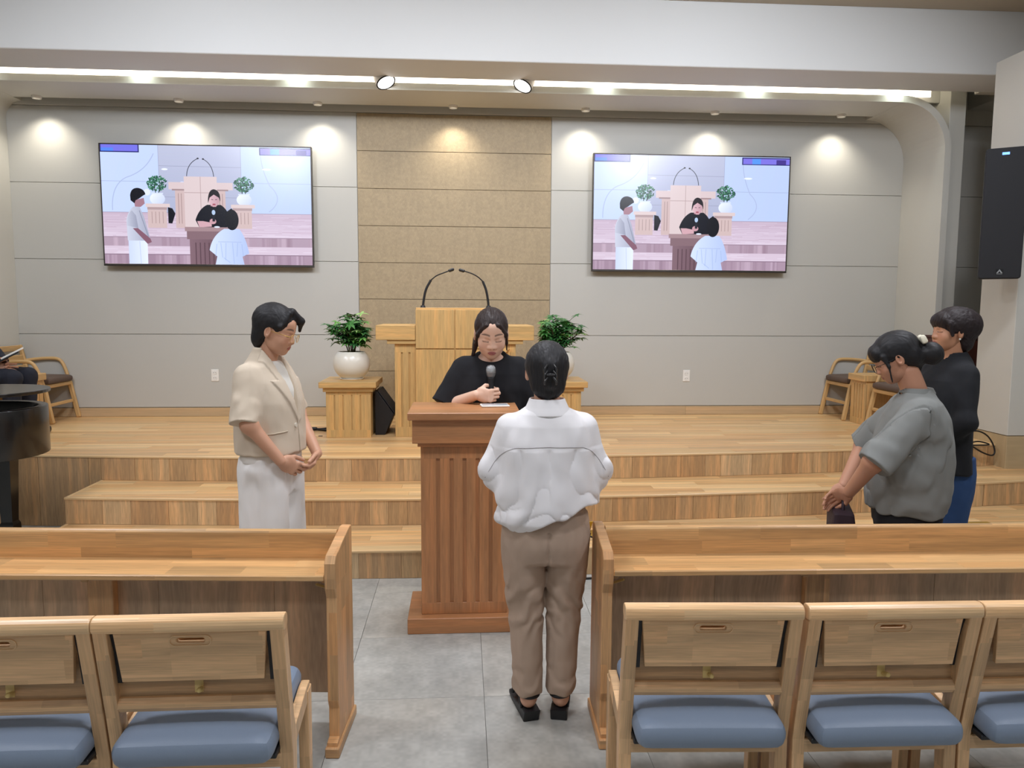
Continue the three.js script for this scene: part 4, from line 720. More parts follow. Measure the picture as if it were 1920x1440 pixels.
function sdfGeo(f, lo, hi, h, colorFn) {
  const n = [0, 1, 2].map((k) => Math.ceil((hi[k] - lo[k]) / h) + 2), [nx, ny, nz] = n, val = new Float32Array(nx * ny * nz).fill(1), B = 5, id = (i, j, k) => (k * ny + j) * nx + i;
  for (let k = 0; k < nz; k += B) for (let j = 0; j < ny; j += B) for (let i = 0; i < nx; i += B) {
    const c = f(lo[0] + (i + B / 2) * h, lo[1] + (j + B / 2) * h, lo[2] + (k + B / 2) * h), far = Math.abs(c) > B * h * 1.7;
    for (let kk = k; kk < Math.min(k + B, nz); kk++) for (let jj = j; jj < Math.min(j + B, ny); jj++) for (let ii = i; ii < Math.min(i + B, nx); ii++) val[id(ii, jj, kk)] = far ? c : f(lo[0] + ii * h, lo[1] + jj * h, lo[2] + kk * h);
  }
  const vi = new Int32Array(nx * ny * nz).fill(-1), pos = [], idx = [];
  const E = [[0, 1], [0, 2], [0, 4], [1, 3], [1, 5], [2, 3], [2, 6], [3, 7], [4, 5], [4, 6], [5, 7], [6, 7]];
  for (let k = 0; k < nz - 1; k++) for (let j = 0; j < ny - 1; j++) for (let i = 0; i < nx - 1; i++) {
    const v = []; let m = 0; for (let c = 0; c < 8; c++) { v[c] = val[id(i + (c & 1), j + ((c >> 1) & 1), k + (c >> 2))]; if (v[c] < 0) m |= 1 << c; }
    if (m === 0 || m === 255) continue;
    let sx = 0, sy = 0, sz = 0, q = 0;
    for (const [a, b] of E) if ((v[a] < 0) !== (v[b] < 0)) { const t = v[a] / (v[a] - v[b]); sx += (a & 1) + t * ((b & 1) - (a & 1)); sy += ((a >> 1) & 1) + t * (((b >> 1) & 1) - ((a >> 1) & 1)); sz += (a >> 2) + t * ((b >> 2) - (a >> 2)); q++; }
    vi[id(i, j, k)] = pos.length / 3; pos.push(lo[0] + (i + sx / q) * h, lo[1] + (j + sy / q) * h, lo[2] + (k + sz / q) * h);
  }
  const quad = (a, b, c, d, flip) => { if (a < 0 || b < 0 || c < 0 || d < 0) return; if (flip) idx.push(a, c, b, a, d, c); else idx.push(a, b, c, a, c, d); };
  for (let k = 1; k < nz - 1; k++) for (let j = 1; j < ny - 1; j++) for (let i = 1; i < nx - 1; i++) {
    const s = val[id(i, j, k)] < 0;
    if (s !== val[id(i + 1, j, k)] < 0) quad(vi[id(i, j - 1, k - 1)], vi[id(i, j, k - 1)], vi[id(i, j, k)], vi[id(i, j - 1, k)], !s);
    if (s !== val[id(i, j + 1, k)] < 0) quad(vi[id(i - 1, j, k - 1)], vi[id(i - 1, j, k)], vi[id(i, j, k)], vi[id(i, j, k - 1)], !s);
    if (s !== val[id(i, j, k + 1)] < 0) quad(vi[id(i - 1, j - 1, k)], vi[id(i, j - 1, k)], vi[id(i, j, k)], vi[id(i - 1, j, k)], !s);
  }
  const N = pos.length / 3, nor = new Float32Array(N * 3), uv = new Float32Array(N * 2), col = colorFn ? new Float32Array(N * 3) : null, e = h * 0.4;
  for (let i = 0; i < N; i++) {
    let x = pos[i * 3], y = pos[i * 3 + 1], z = pos[i * 3 + 2], gx, gy, gz, l;
    gx = f(x + e, y, z) - f(x - e, y, z); gy = f(x, y + e, z) - f(x, y - e, z); gz = f(x, y, z + e) - f(x, y, z - e); l = Math.hypot(gx, gy, gz) || 1; gx /= l; gy /= l; gz /= l;
    const d = clamp(f(x, y, z), -h * 0.5, h * 0.5); x -= gx * d; y -= gy * d; z -= gz * d; pos[i * 3] = x; pos[i * 3 + 1] = y; pos[i * 3 + 2] = z;
    nor[i * 3] = gx; nor[i * 3 + 1] = gy; nor[i * 3 + 2] = gz;
    const ax = Math.abs(gx), az = Math.abs(gz); uv[i * 2] = ax > az ? z : x; uv[i * 2 + 1] = y;
    if (col) { const c = colorFn(x, y, z, gx, gy, gz); col[i * 3] = c[0]; col[i * 3 + 1] = c[1]; col[i * 3 + 2] = c[2]; }
  }
  const g = new THREE.BufferGeometry(); g.setAttribute('position', new THREE.Float32BufferAttribute(pos, 3)); g.setAttribute('normal', new THREE.BufferAttribute(nor, 3)); g.setAttribute('uv', new THREE.BufferAttribute(uv, 2)); if (col) g.setAttribute('color', new THREE.BufferAttribute(col, 3)); g.setIndex(idx); return g;
}
const lin = (h) => { const c = hex(h); return [c.r, c.g, c.b]; };
const cmix = (a, b, t) => [mix(a[0], b[0], t), mix(a[1], b[1], t), mix(a[2], b[2], t)];
const fbm = (x, y, z) => noise3(x, y, z) * 0.6 + noise3(x * 2.1 + 5, y * 2.1, z * 2.1) * 0.3;
// walk from a point along a direction to the surface of a field
function onSurf(f, o, d, lift = 0) { let t = 0; const l = Math.hypot(...d), u = d.map((q) => q / l); for (let i = 0; i < 90; i++) { const v = f(o[0] + u[0] * t, o[1] + u[1] * t, o[2] + u[2] * t); if (v < 0.0004) break; t += v * 0.6; } return [o[0] + u[0] * (t - lift), o[1] + u[1] * (t - lift), o[2] + u[2] * (t - lift)]; }

// ---------------------------------------------------------------- head (centre at eye height, looks along +z), head about 0.23 m high
const headField = (() => {
  const S = (f) => (x, y, z) => f(Math.abs(x), y, z);
  let b = uni(0.035, ell([0, 0.032, -0.014], [0.073, 0.083, 0.092]), ell([0, -0.015, 0.018], [0.064, 0.085, 0.070]), ell([0, -0.066, 0.026], [0.050, 0.042, 0.052]));
  b = uni(0.02, b, S(ell([0.036, -0.034, 0.052], [0.026, 0.026, 0.022])), ell([0, -0.092, 0.058], [0.020, 0.016, 0.018]), ell([0, 0.045, 0.058], [0.045, 0.03, 0.024]));
  b = uni(0.012, b, S(cap([0.012, 0.016, 0.078], [0.046, 0.018, 0.060], 0.0075, 0.007)), cap([0, -0.002, 0.079], [0, -0.034, 0.093], 0.0075, 0.0105), S(ell([0.012, -0.038, 0.085], [0.0085, 0.007, 0.009])));
  b = cut(0.010, b, S(ell([0.031, -0.001, 0.094], [0.017, 0.009, 0.015])));
  b = uni(0.004, b, S(ell([0.031, -0.003, 0.068], [0.0150, 0.0105, 0.0125])));
  b = uni(0.008, b, ell([0, -0.062, 0.078], [0.020, 0.0058, 0.012]), ell([0, -0.0715, 0.076], [0.017, 0.0062, 0.012]));
  b = cut(0.002, b, cap([-0.019, -0.0665, 0.090], [0.019, -0.0665, 0.090], 0.0012));
  const ear = cut(0.004, ell([0.077, -0.008, -0.010], [0.010, 0.030, 0.018], [0, 0.35, 0]), ell([0.085, -0.006, -0.006], [0.006, 0.018, 0.009], [0, 0.35, 0]));
  return uni(0.006, b, S(ear));
})();
function headColor(skin, brow, lip) {
  const sk = lin(skin), bw = lin(brow), lp = lin(lip), rosy = lin('#c98672'), dark = lin('#3a2722');
  return (x, y, z) => {
    const ax = Math.abs(x); let c = sk;
    c = cmix(c, rosy, 0.28 * Math.exp(-(((ax - 0.038) / 0.02) ** 2 + ((y + 0.03) / 0.018) ** 2)) * (z > 0.03 ? 1 : 0));
    if (z > 0.04) {
      const by = 0.024 + 0.004 * Math.sin((ax - 0.012) / 0.04 * Math.PI), tb = 0.0042 * (1 - 0.5 * clamp((ax - 0.035) / 0.018, 0, 1));
      c = cmix(c, bw, 0.75 * sstep(tb * 1.5, tb * 0.6, Math.abs(y - by)) * sstep(0.009, 0.014, ax) * sstep(0.055, 0.048, ax));
      const ly = -0.0095 - 0.003 * Math.cos((ax - 0.031) / 0.016 * 1.4) + 0.003;   // line of lashes of the lowered lid
      c = cmix(c, dark, 0.85 * sstep(0.0026, 0.0010, Math.abs(y - ly)) * sstep(0.0165, 0.0145, Math.abs(ax - 0.031)));
      const ml = Math.hypot(x / 0.0215, (y + 0.0665) / 0.0105); c = cmix(c, lp, 0.8 * sstep(1.05, 0.85, ml));
      c = cmix(c, dark, 0.6 * sstep(0.0018, 0.0008, Math.abs(y + 0.0665)) * sstep(0.021, 0.018, ax));
      c = cmix(c, dark, 0.6 * sstep(0.0038, 0.0022, Math.hypot(ax - 0.008, y + 0.0445)));
    }
    return c;
  };
}
// ---------------------------------------------------------------- hand: wrist at 0, fingers along +y, palm looks along +z, thumb on +x
function handGeo(curl, spread, thumb, color, mirror = false) {
  const parts = [uni(0.012, ell([0, 0.045, 0], [0.040, 0.050, 0.015]), cap([-0.026, 0.080, -0.001], [0.027, 0.084, -0.001], 0.0115), cap([0, -0.004, 0], [0, 0.02, 0], 0.025, 0.026, 0.8), ell([0.022, 0.03, 0.008], [0.018, 0.028, 0.013]))];
  const base = [[0.029, 0.084, 0.040, 0.0090], [0.0098, 0.089, 0.045, 0.0093], [-0.0098, 0.086, 0.041, 0.0088], [-0.028, 0.078, 0.033, 0.0078]];
  base.forEach(([bx0, by0, len, r], i) => {
    let p = [bx0, by0, -0.001], a = 0; const sp = (1.5 - i) * spread; const L3 = [len, len * 0.62, len * 0.5];
    let chain = null;
    for (let k = 0; k < 3; k++) { a += curl[i] * [0.9, 1.1, 0.8][k]; const q = [p[0] + Math.sin(sp) * L3[k] * Math.cos(a), p[1] + Math.cos(a) * L3[k], p[2] + Math.sin(a) * L3[k]], s = cap(p, q, r * [1, 0.93, 0.86][k], r * [0.93, 0.86, 0.76][k]); chain = chain ? uni(0.003, chain, s) : s; p = q; }
    parts.push(chain);
  });
  let p = [0.028, 0.022, 0.006], ch = null; const dirs = thumb; for (let k = 0; k < 3; k++) { const d = dirs[k], L = [0.038, 0.032, 0.025][k], q = [p[0] + d[0] * L, p[1] + d[1] * L, p[2] + d[2] * L], s = cap(p, q, [0.0135, 0.0108, 0.0098][k], [0.0108, 0.0098, 0.0082][k]); ch = ch ? uni(0.004, ch, s) : s; p = q; }
  parts.push(ch);
  const f0 = (x, y, z) => { let d = parts[0](x, y, z); d = smin(d, parts[5](x, y, z), 0.008); let e = 1; for (let i = 1; i < 5; i++) e = Math.min(e, parts[i](x, y, z)); return smin(d, e, 0.004); };
  const f = mirror ? (x, y, z) => f0(-x, y, z) : f0;
  return sdfGeo(f, [-0.12, -0.08, -0.10], [0.12, 0.22, 0.13], 0.0034, () => color);
}
const TH = { open: [[0.75, 0.6, 0.28], [0.5, 0.82, 0.28], [0.3, 0.9, 0.3]], wrap: [[0.55, 0.6, 0.58], [-0.1, 0.75, 0.65], [-0.6, 0.65, 0.45]], along: [[0.45, 0.85, 0.27], [0.1, 0.98, 0.2], [0.0, 0.98, 0.2]] };
const placeGeo = (g, pos, xAxis, yAxis) => { const y = V(...yAxis).normalize(), z = V(...xAxis).cross(y).normalize(), x = y.clone().cross(z), m = new THREE.Matrix4().makeBasis(x, y, z).setPosition(...pos); return g.applyMatrix4(m); };
const headMat = (pos, rot, s) => new THREE.Matrix4().compose(V(...pos), new THREE.Quaternion().setFromEuler(new THREE.Euler(rot[0], rot[1], rot[2], 'YXZ')), V(s[0], s[1], s[2]));
const mergeC = (list) => mergeGeometries(list.map((g) => { const q = g.index ? g.toNonIndexed() : g; const o = new THREE.BufferGeometry(); for (const k of ['position', 'normal', 'uv', 'color']) o.setAttribute(k, q.attributes[k]); return o; }));
M.skin = phys({ vertexColors: true, roughness: 0.5, sheen: 0.1 });
M.hairBlack = phys({ color: hex('#121115'), roughness: 0.6, sheen: 0.3, sheenColor: hex('#4a4650'), sheenRoughness: 0.5 });
M.hairBrown = phys({ color: hex('#2a1c19'), roughness: 0.55, sheen: 0.35, sheenColor: hex('#6a4a42'), sheenRoughness: 0.5 });
M.hairRed = phys({ color: hex('#1f1416'), roughness: 0.6, sheen: 0.3, sheenColor: hex('#5a3a3c'), sheenRoughness: 0.5 });
const cloth = (c, r = 0.85, k = 0.0006, sheen = 0.15) => phys({ color: hex(c), roughness: r, bumpMap: weaveBump, bumpScale: k, sheen, sheenRoughness: 0.6, sheenColor: hex(c) });
const strand = (f, amp, fx, fy, fz) => (x, y, z) => f(x, y, z) + amp * (noise3(x * fx, y * fy, z * fz) * 0.6 + noise3(x * fx * 2.3 + 9, y * fy * 2.3, z * fz * 2.3) * 0.4);
// a person: the group stands at the feet, looks along its own +z
function person(label, pos, turn, o) {
  const g = thing('person', label, 'person', pos, turn);
  const skin = lin(o.skin), hm = headMat(o.head.at, o.head.rot, o.head.s || [1, 1, 1]);
  const hg = sdfGeo(headField, [-0.1, -0.135, -0.125], [0.1, 0.135, 0.125], 0.0031, headColor(o.skin, o.brow || '#2a211e', o.lip || '#a8505a')); hg.applyMatrix4(hm);
  const bg = sdfGeo(o.body, o.lo, o.hi, 0.0085, () => skin);
  put('body', mergeC([hg, bg, ...(o.hands || []).map((h) => h(skin))]), M.skin, g);
  const hair = sdfGeo(o.hair, [-0.16, -0.26, -0.24], [0.16, 0.18, 0.17], 0.004); hair.applyMatrix4(hm); put('hair', hair, o.hairMat, g);
  g.userData.hm = undefined; delete g.userData.hm; return [g, hm];
}
function wear(g, name, field, lo, hi, mat, h = 0.008) { return put(name, sdfGeo(field, lo, hi, h), mat, g); }
// ---------------------------------------------------------------- people
const sleeve = (a, b, end, r0, r1, r2) => { // upper arm a-b and on to 'end', cut square there
  const n = [end[0] - b[0], end[1] - b[1], end[2] - b[2]], l = Math.hypot(...n), far = [end[0] + n[0] / l * 0.1, end[1] + n[1] / l * 0.1, end[2] + n[2] / l * 0.1];
  return both(0.006, uni(0.03, cap(a, b, r0, r1), cap(b, far, r1, r2)), planeAt(end, n));
};
const sleeve1 = (a, end, r0, r1) => { const n = [end[0] - a[0], end[1] - a[1], end[2] - a[2]], l = Math.hypot(...n), far = n.map((q, i) => end[i] + q / l * 0.12); return both(0.006, cap(a, far, r0, r1), planeAt(end, n)); };
const folds = (f, amp, sx, sy, sz, o = 0) => (x, y, z) => f(x, y, z) + amp * fbm(x * sx + o, y * sy, z * sz + o);
function legBody(hx, kz = 0.01, s = 1) { return uni(0.03, cap([hx, 0.82 * s, 0], [hx * 0.95, 0.45 * s, kz], 0.075, 0.05), cap([hx * 0.95, 0.45 * s, kz], [hx * 0.92, 0.08 * s, -0.02], 0.048, 0.032), cap([hx * 0.92, 0.05, -0.03], [hx * 1.0, 0.035, 0.13], 0.032, 0.026)); }

{ // woman in the beige jacket, in profile at left
  const S = [[-1, 1]];
  const shL = [0.16, 1.36, -0.03], shR = [-0.16, 1.36, -0.03], elL = [0.225, 1.11, 0.03], elR = [-0.228, 1.11, 0.02], wrL = [0.07, 0.925, 0.215], wrR = [-0.155, 0.925, 0.140];
  const body = uni(0.03, cap([0, 1.36, -0.03], [0, 1.50, 0.02], 0.052, 0.050), loft([[0.85, 0.14, 0.09, 0], [1.05, 0.12, 0.085, 0], [1.25, 0.14, 0.095, -0.01], [1.37, 0.10, 0.06, -0.03]], 2, 0.03), cap([0.15, 1.31, -0.03], elL, 0.034, 0.038), cap(elL, wrL, 0.037, 0.026), cap([-0.15, 1.31, -0.03], elR, 0.034, 0.038), cap(elR, wrR, 0.037, 0.026), legBody(0.085), legBody(-0.085));
  const rel = [0.45, 0.5, 0.5, 0.5];
  const hands = [
    (c) => placeGeo(handGeo([0.35, 0.42, 0.48, 0.5], 0.05, TH.along, c), wrR, [0.25, 0.75, 0.45], [0.66, -0.50, 0.50]),
    (c) => placeGeo(handGeo([0.5, 0.55, 0.6, 0.6], 0.05, TH.along, c, true), wrL, [0.3, -0.6, -0.7], [-0.80, -0.55, 0.02]),
  ];
  // short side-parted hair
  const cap0 = ell([0, 0.036, -0.022], [0.088, 0.094, 0.106]);
  const face = uni(0.02, ell([0, -0.05, 0.115], [0.066, 0.105, 0.075]), ell([0, 0.005, 0.12], [0.05, 0.06, 0.06]));
  let h = cut(0.012, uni(0.03, cap0, ell([0, -0.045, -0.062], [0.068, 0.07, 0.045])), face);
  h = cut(0.008, h, (x, y, z) => ell([0.085, -0.022, 0.004], [0.03, 0.036, 0.026])(Math.abs(x), y, z));
  h = cut(0.01, h, (x, y, z) => ell([0.085, -0.075, 0.025], [0.045, 0.05, 0.055])(Math.abs(x), y, z));
  h = uni(0.012, h, cap([0.005, 0.104, 0.050], [0.040, 0.072, 0.092], 0.022, 0.018), cap([0.040, 0.072, 0.092], [0.066, 0.022, 0.090], 0.017, 0.007), cap([-0.03, 0.098, 0.050], [-0.073, 0.030, 0.042], 0.016, 0.012));
  const [g, hm] = person('woman in a beige short-sleeved jacket and white trousers, standing in profile with clasped hands', [-0.967, 0, -3.80], 74 * D2R, {
    skin: '#d2a083', lip: '#a5544f', head: { at: [0.0, 1.552, 0.045], rot: [0.30, 0.12, 0], s: [1.0, 1.02, 1.02] }, body, lo: [-0.34, -0.01, -0.2], hi: [0.34, 1.6, 0.36], hands, hair: strand(h, 0.002, 70, 14, 22), hairMat: M.hairBlack });
  // white tank top and trousers
  wear(g, 'top', folds(loft([[0.86, 0.175, 0.125, 0.0], [1.0, 0.155, 0.115, 0.0], [1.25, 0.16, 0.118, 0.0], [1.345, 0.14, 0.085, -0.01], [1.40, 0.09, 0.062, -0.012]], 2.2, 0.02), 0.004, 9, 5, 9), [-0.25, 0.80, -0.2], [0.25, 1.45, 0.2], cloth('#e6e3da'), 0.008);
  const leg = (s) => loft([[0.03, 0.100, 0.115, 0.0, s * 0.088], [0.3, 0.102, 0.118, 0.0, s * 0.088], [0.6, 0.104, 0.122, 0.0, s * 0.086], [0.80, 0.100, 0.125, 0.0, s * 0.078], [0.92, 0.10, 0.12, 0.0, s * 0.07]], 2.2, 0.012);
  const tf = uni(0.018, leg(-1), leg(1), loft([[0.74, 0.16, 0.12, 0], [0.86, 0.185, 0.132, 0], [0.925, 0.170, 0.122, 0], [0.95, 0.165, 0.118, 0]], 2.2, 0.01));
  const tro = wear(g, 'trousers', (x, y, z) => tf(x, y, z) + 0.006 * fbm(x * 9, y * 3.2, z * 9) + 0.0035 * Math.sin(x * 70 + fbm(x * 6, y * 4, z * 6) * 3) * sstep(0.70, 0.93, y), [-0.28, 0.0, -0.2], [0.28, 1.0, 0.22], cloth('#f2f1ef', 0.9), 0.008);
  put('waistband', sdfGeo(loft([[0.90, 0.180, 0.132, 0], [0.955, 0.178, 0.131, 0]], 2.2, 0.012), [-0.22, 0.88, -0.17], [0.22, 0.98, 0.17], 0.007), cloth('#e9e7e2'), tro);
  // jacket with lapels
  const jt = loft([[0.945, 0.190, 0.158, 0.002], [1.05, 0.188, 0.155, 0.0], [1.20, 0.195, 0.150, -0.004], [1.30, 0.186, 0.126, -0.014], [1.375, 0.142, 0.088, -0.022], [1.43, 0.082, 0.068, -0.018], [1.468, 0.070, 0.060, -0.010]], 2.4, 0.012);
  const js = uni(0.035, jt, sleeve1([0.155, 1.335, -0.03], [0.235, 1.115, 0.012], 0.058, 0.068), sleeve1([-0.155, 1.335, -0.03], [-0.238, 1.115, 0.0], 0.058, 0.068));
  const lapel = (x, y, z) => { if (z < 0) return 0; const ax = Math.abs(x), t = clamp((1.44 - y) / 0.34, 0, 1), inner = mix(0.072, 0.008, t), outer = y > 1.31 ? mix(0.118, 0.088, (1.44 - y) / 0.13) : mix(0.128, 0.012, clamp((1.31 - y) / 0.21, 0, 1)); return sstep(-0.004, 0.002, ax - inner) * sstep(0.003, -0.003, ax - outer) * sstep(1.09, 1.11, y) * sstep(1.475, 1.44, y); };
  const V0 = (x, y, z) => { if (z < -0.01) return 1; const t = clamp((1.46 - y) / 0.36, 0, 1); return Math.max(Math.abs(x) - mix(0.070, 0.0, t), 1.10 - y, 0.0 - z); };
  let jf = (x, y, z) => js(x, y, z) - 0.008 * lapel(x, y, z) + 0.005 * fbm(x * 8, y * 4.5, z * 8 + 3) + 0.003 * Math.sin(y * 30 + x * 20 + 5 * fbm(x * 4, y * 4, z * 4)) * sstep(0.17, 0.24, Math.abs(x)) * sstep(1.35, 1.2, y);
  jf = cut(0.004, jf, V0); jf = cut(0.006, jf, cap([0, 1.38, -0.012], [0, 1.56, 0.02], 0.058, 0.060));
  jf = cut(0.004, jf, (x, y, z) => Math.max(Math.abs(x + 0.004) - 0.003, y - 1.10, 0.05 - z));
  const jk = wear(g, 'jacket', jf, [-0.36, 0.92, -0.22], [0.36, 1.5, 0.22], cloth('#d8c9b4', 0.9, 0.0008), 0.0062);
  const bp = onSurf(jf, [-0.03, 1.085, 0.5], [0, 0, -1], 0.001); put('button', cyl(0.011, 0.011, 0.006, 20).rotateX(Math.PI / 2).translate(...bp), M.ceramic, jk);
  const pk = []; for (let i = 0; i <= 6; i++) pk.push(onSurf(jf, [-0.175 + i * 0.014, 1.055 + i * 0.0012, 0.5], [0, 0, -1], 0.001)); put('pocket_welt', tubeGeo(pk, 0.004, 18, 6), cloth('#c2b39d'), jk);
  // thin metal glasses
  const gl = new THREE.Group(); gl.name = 'glasses'; gl.applyMatrix4(hm); g.add(gl);
  for (const s of [-1, 1]) { put('lens_rim', new THREE.TorusGeometry(0.0235, 0.0011, 8, 36).scale(1, 0.86, 1).rotateY(s * 0.14).translate(s * 0.033, -0.012, 0.103), M.brass, gl); put('lens', new THREE.CircleGeometry(0.0228, 28).scale(1, 0.86, 1).rotateY(s * 0.14).translate(s * 0.033, -0.012, 0.103), phys({ color: hex('#ffffff'), transmission: 1, thickness: 0, roughness: 0.02, ior: 1.5, side: THREE.DoubleSide }), gl); put('temple', tubeGeo([[s * 0.057, -0.004, 0.098], [s * 0.073, -0.002, 0.05], [s * 0.079, 0.0, 0.0]], 0.0012, 16, 6), M.brass, gl); }
  put('bridge', tubeGeo([[-0.011, -0.008, 0.106], [0, -0.005, 0.109], [0.011, -0.008, 0.106]], 0.001, 8, 6), M.brass, gl);
  for (const s of [-1, 1]) { const sh = padGeo(0.085, 0.06, 0.24, 0.028, 0.004, 8); sh.translate(s * 0.08, 0.03, 0.05); put('shoe', sh, M.white, g); }
}
{ // woman with the microphone behind the reading desk
  const shL = [0.158, 1.345, -0.005], shR = [-0.158, 1.345, -0.005], elL = [0.238, 1.10, 0.02], elR = [-0.235, 1.12, 0.045], wrL = [0.13, 0.98, 0.14], wrR = [-0.085, 1.200, 0.205];
  const body = uni(0.03, cap([0, 1.34, -0.02], [0, 1.47, 0.045], 0.054, 0.052), loft([[0.85, 0.14, 0.09, 0], [1.05, 0.13, 0.09, 0], [1.25, 0.155, 0.10, 0], [1.345, 0.150, 0.082, 0], [1.40, 0.085, 0.058, -0.01]], 2, 0.03), cap(shL, elL, 0.046, 0.042), cap(elL, wrL, 0.041, 0.027), cap(shR, elR, 0.046, 0.042), cap(elR, wrR, 0.041, 0.027), legBody(0.085), legBody(-0.085));
  const hands = [(c) => placeGeo(handGeo([0.88, 0.92, 0.92, 0.95], 0.0, TH.wrap, c), wrR, [0.05, 1, 0.1], [0.96, -0.03, 0.22]), (c) => placeGeo(handGeo([0.3, 0.3, 0.35, 0.4], 0.06, TH.open, c, true), wrL, [0.2, -0.6, -0.7], [-0.85, -0.4, 0.05])];
  let h = uni(0.03, ell([0, 0.034, -0.018], [0.083, 0.092, 0.100]), ell([0, -0.03, -0.06], [0.066, 0.07, 0.05]));
  h = cut(0.010, h, uni(0.02, ell([0, -0.06, 0.12], [0.068, 0.108, 0.085]), ell([0, 0.012, 0.125], [0.046, 0.048, 0.066])));
  h = uni(0.014, h, (x, y, z) => cap([0.030, 0.070, 0.070], [0.067, 0.012, 0.045], 0.010, 0.008)(Math.abs(x), y, z), (x, y, z) => cap([0.068, 0.012, 0.043], [0.076, -0.045, 0.008], 0.009, 0.006)(Math.abs(x), y, z), cap([-0.070, -0.04, -0.03], [-0.092, -0.14, -0.02], 0.018, 0.006), cap([-0.074, -0.03, -0.01], [-0.084, -0.11, 0.0], 0.008, 0.003), cap([0.076, -0.04, 0.005], [0.078, -0.085, 0.01], 0.005, 0.002), cap([0, -0.02, -0.10], [0.0, -0.17, -0.11], 0.032, 0.014));
  h = cut(0.006, h, cap([0, 0.132, -0.03], [0, 0.098, 0.085], 0.006, 0.004));
  const [g, hm] = person('woman in a black T-shirt behind the reading desk, looking down and speaking into a microphone', [0.158, 0, -4.215], 0, {
    skin: '#edc3aa', lip: '#a3495a', brow: '#3a2a26', head: { at: [0.0, 1.525, 0.085], rot: [0.36, 0.02, 0.0], s: [1.13, 1.14, 1.08] }, body, lo: [-0.34, -0.01, -0.2], hi: [0.34, 1.55, 0.34], hands, hair: strand(h, 0.0018, 70, 16, 22), hairMat: M.hairBrown });
  const tt = loft([[0.80, 0.205, 0.135, 0.0], [1.0, 0.195, 0.135, 0.0], [1.2, 0.20, 0.140, 0.005], [1.30, 0.192, 0.118, 0.0], [1.36, 0.165, 0.088, -0.006], [1.405, 0.098, 0.066, -0.012], [1.43, 0.075, 0.060, -0.014]], 2.3, 0.015);
  const ts = uni(0.04, tt, sleeve1([0.15, 1.33, 0], [0.262, 1.128, 0.03], 0.066, 0.080), sleeve1([-0.15, 1.33, 0], [-0.262, 1.128, 0.05], 0.066, 0.080));
  let tf = (x, y, z) => ts(x, y, z) + 0.006 * fbm(x * 8, y * 4, z * 8 + 7) + 0.004 * Math.sin(x * 46 + 4 * fbm(x * 4, y * 2.4, z * 4)) * sstep(1.38, 1.2, y) * sstep(0.2, 0.1, Math.abs(x));
  tf = cut(0.006, tf, ell([0, 1.425, 0.03], [0.092, 0.052, 0.105], [0.25, 0, 0]));
  wear(g, 'shirt', tf, [-0.38, 0.76, -0.2], [0.38, 1.46, 0.24], cloth('#15161b', 0.92, 0.0006, 0.08), 0.0068);
  wear(g, 'trousers', uni(0.02, loft([[0.03, 0.07, 0.08, 0, 0.085], [0.45, 0.075, 0.085, 0, 0.085], [0.8, 0.095, 0.115, 0, 0.08], [0.95, 0.10, 0.11, 0, 0.07]]), loft([[0.03, 0.07, 0.08, 0, -0.085], [0.45, 0.075, 0.085, 0, -0.085], [0.8, 0.095, 0.115, 0, -0.08], [0.95, 0.10, 0.11, 0, -0.07]])), [-0.25, 0, -0.2], [0.25, 1, 0.2], cloth('#1b1c22'), 0.010);
  for (const s of [-1, 1]) { const sh = padGeo(0.08, 0.06, 0.23, 0.028, 0.004, 8); sh.translate(s * 0.082, 0.03, 0.05); put('shoe', sh, M.black, g); }
  // microphone in her right hand
  const m = thing('hand_microphone', 'silver-headed black microphone held by the woman behind the reading desk', 'microphone', [0.1555, 1.196, -4.022]);
  m.rotation.set(-0.16, 0, 0.02);
  put('handle', new THREE.LatheGeometry([[0, -0.046], [0.011, -0.046], [0.0130, -0.042], [0.0135, 0.02], [0.0175, 0.09], [0.0185, 0.10], [0, 0.10]].map((q) => new THREE.Vector2(...q)), 28), M.black, m);
  put('band', cyl(0.0265, 0.0255, 0.008, 28).translate(0, 0.124, 0), M.silver, m);
  put('grille_lower', new THREE.LatheGeometry([[0.0185, 0.10], [0.0225, 0.108], [0.0255, 0.121]].map((q) => new THREE.Vector2(...q)), 28), std({ color: hex('#8c8f92'), roughness: 0.45, metalness: 0.7, bumpMap: weaveBump, bumpScale: 0.001, side: THREE.DoubleSide }), m);
  put('grille', new THREE.LatheGeometry([[0.0262, 0.128], [0.0265, 0.14], [0.0235, 0.154], [0.016, 0.163], [0, 0.166]].map((q) => new THREE.Vector2(...q)), 28), std({ color: hex('#a9acae'), roughness: 0.4, metalness: 0.75, bumpMap: weaveBump, bumpScale: 0.001, side: THREE.DoubleSide }), m);
}
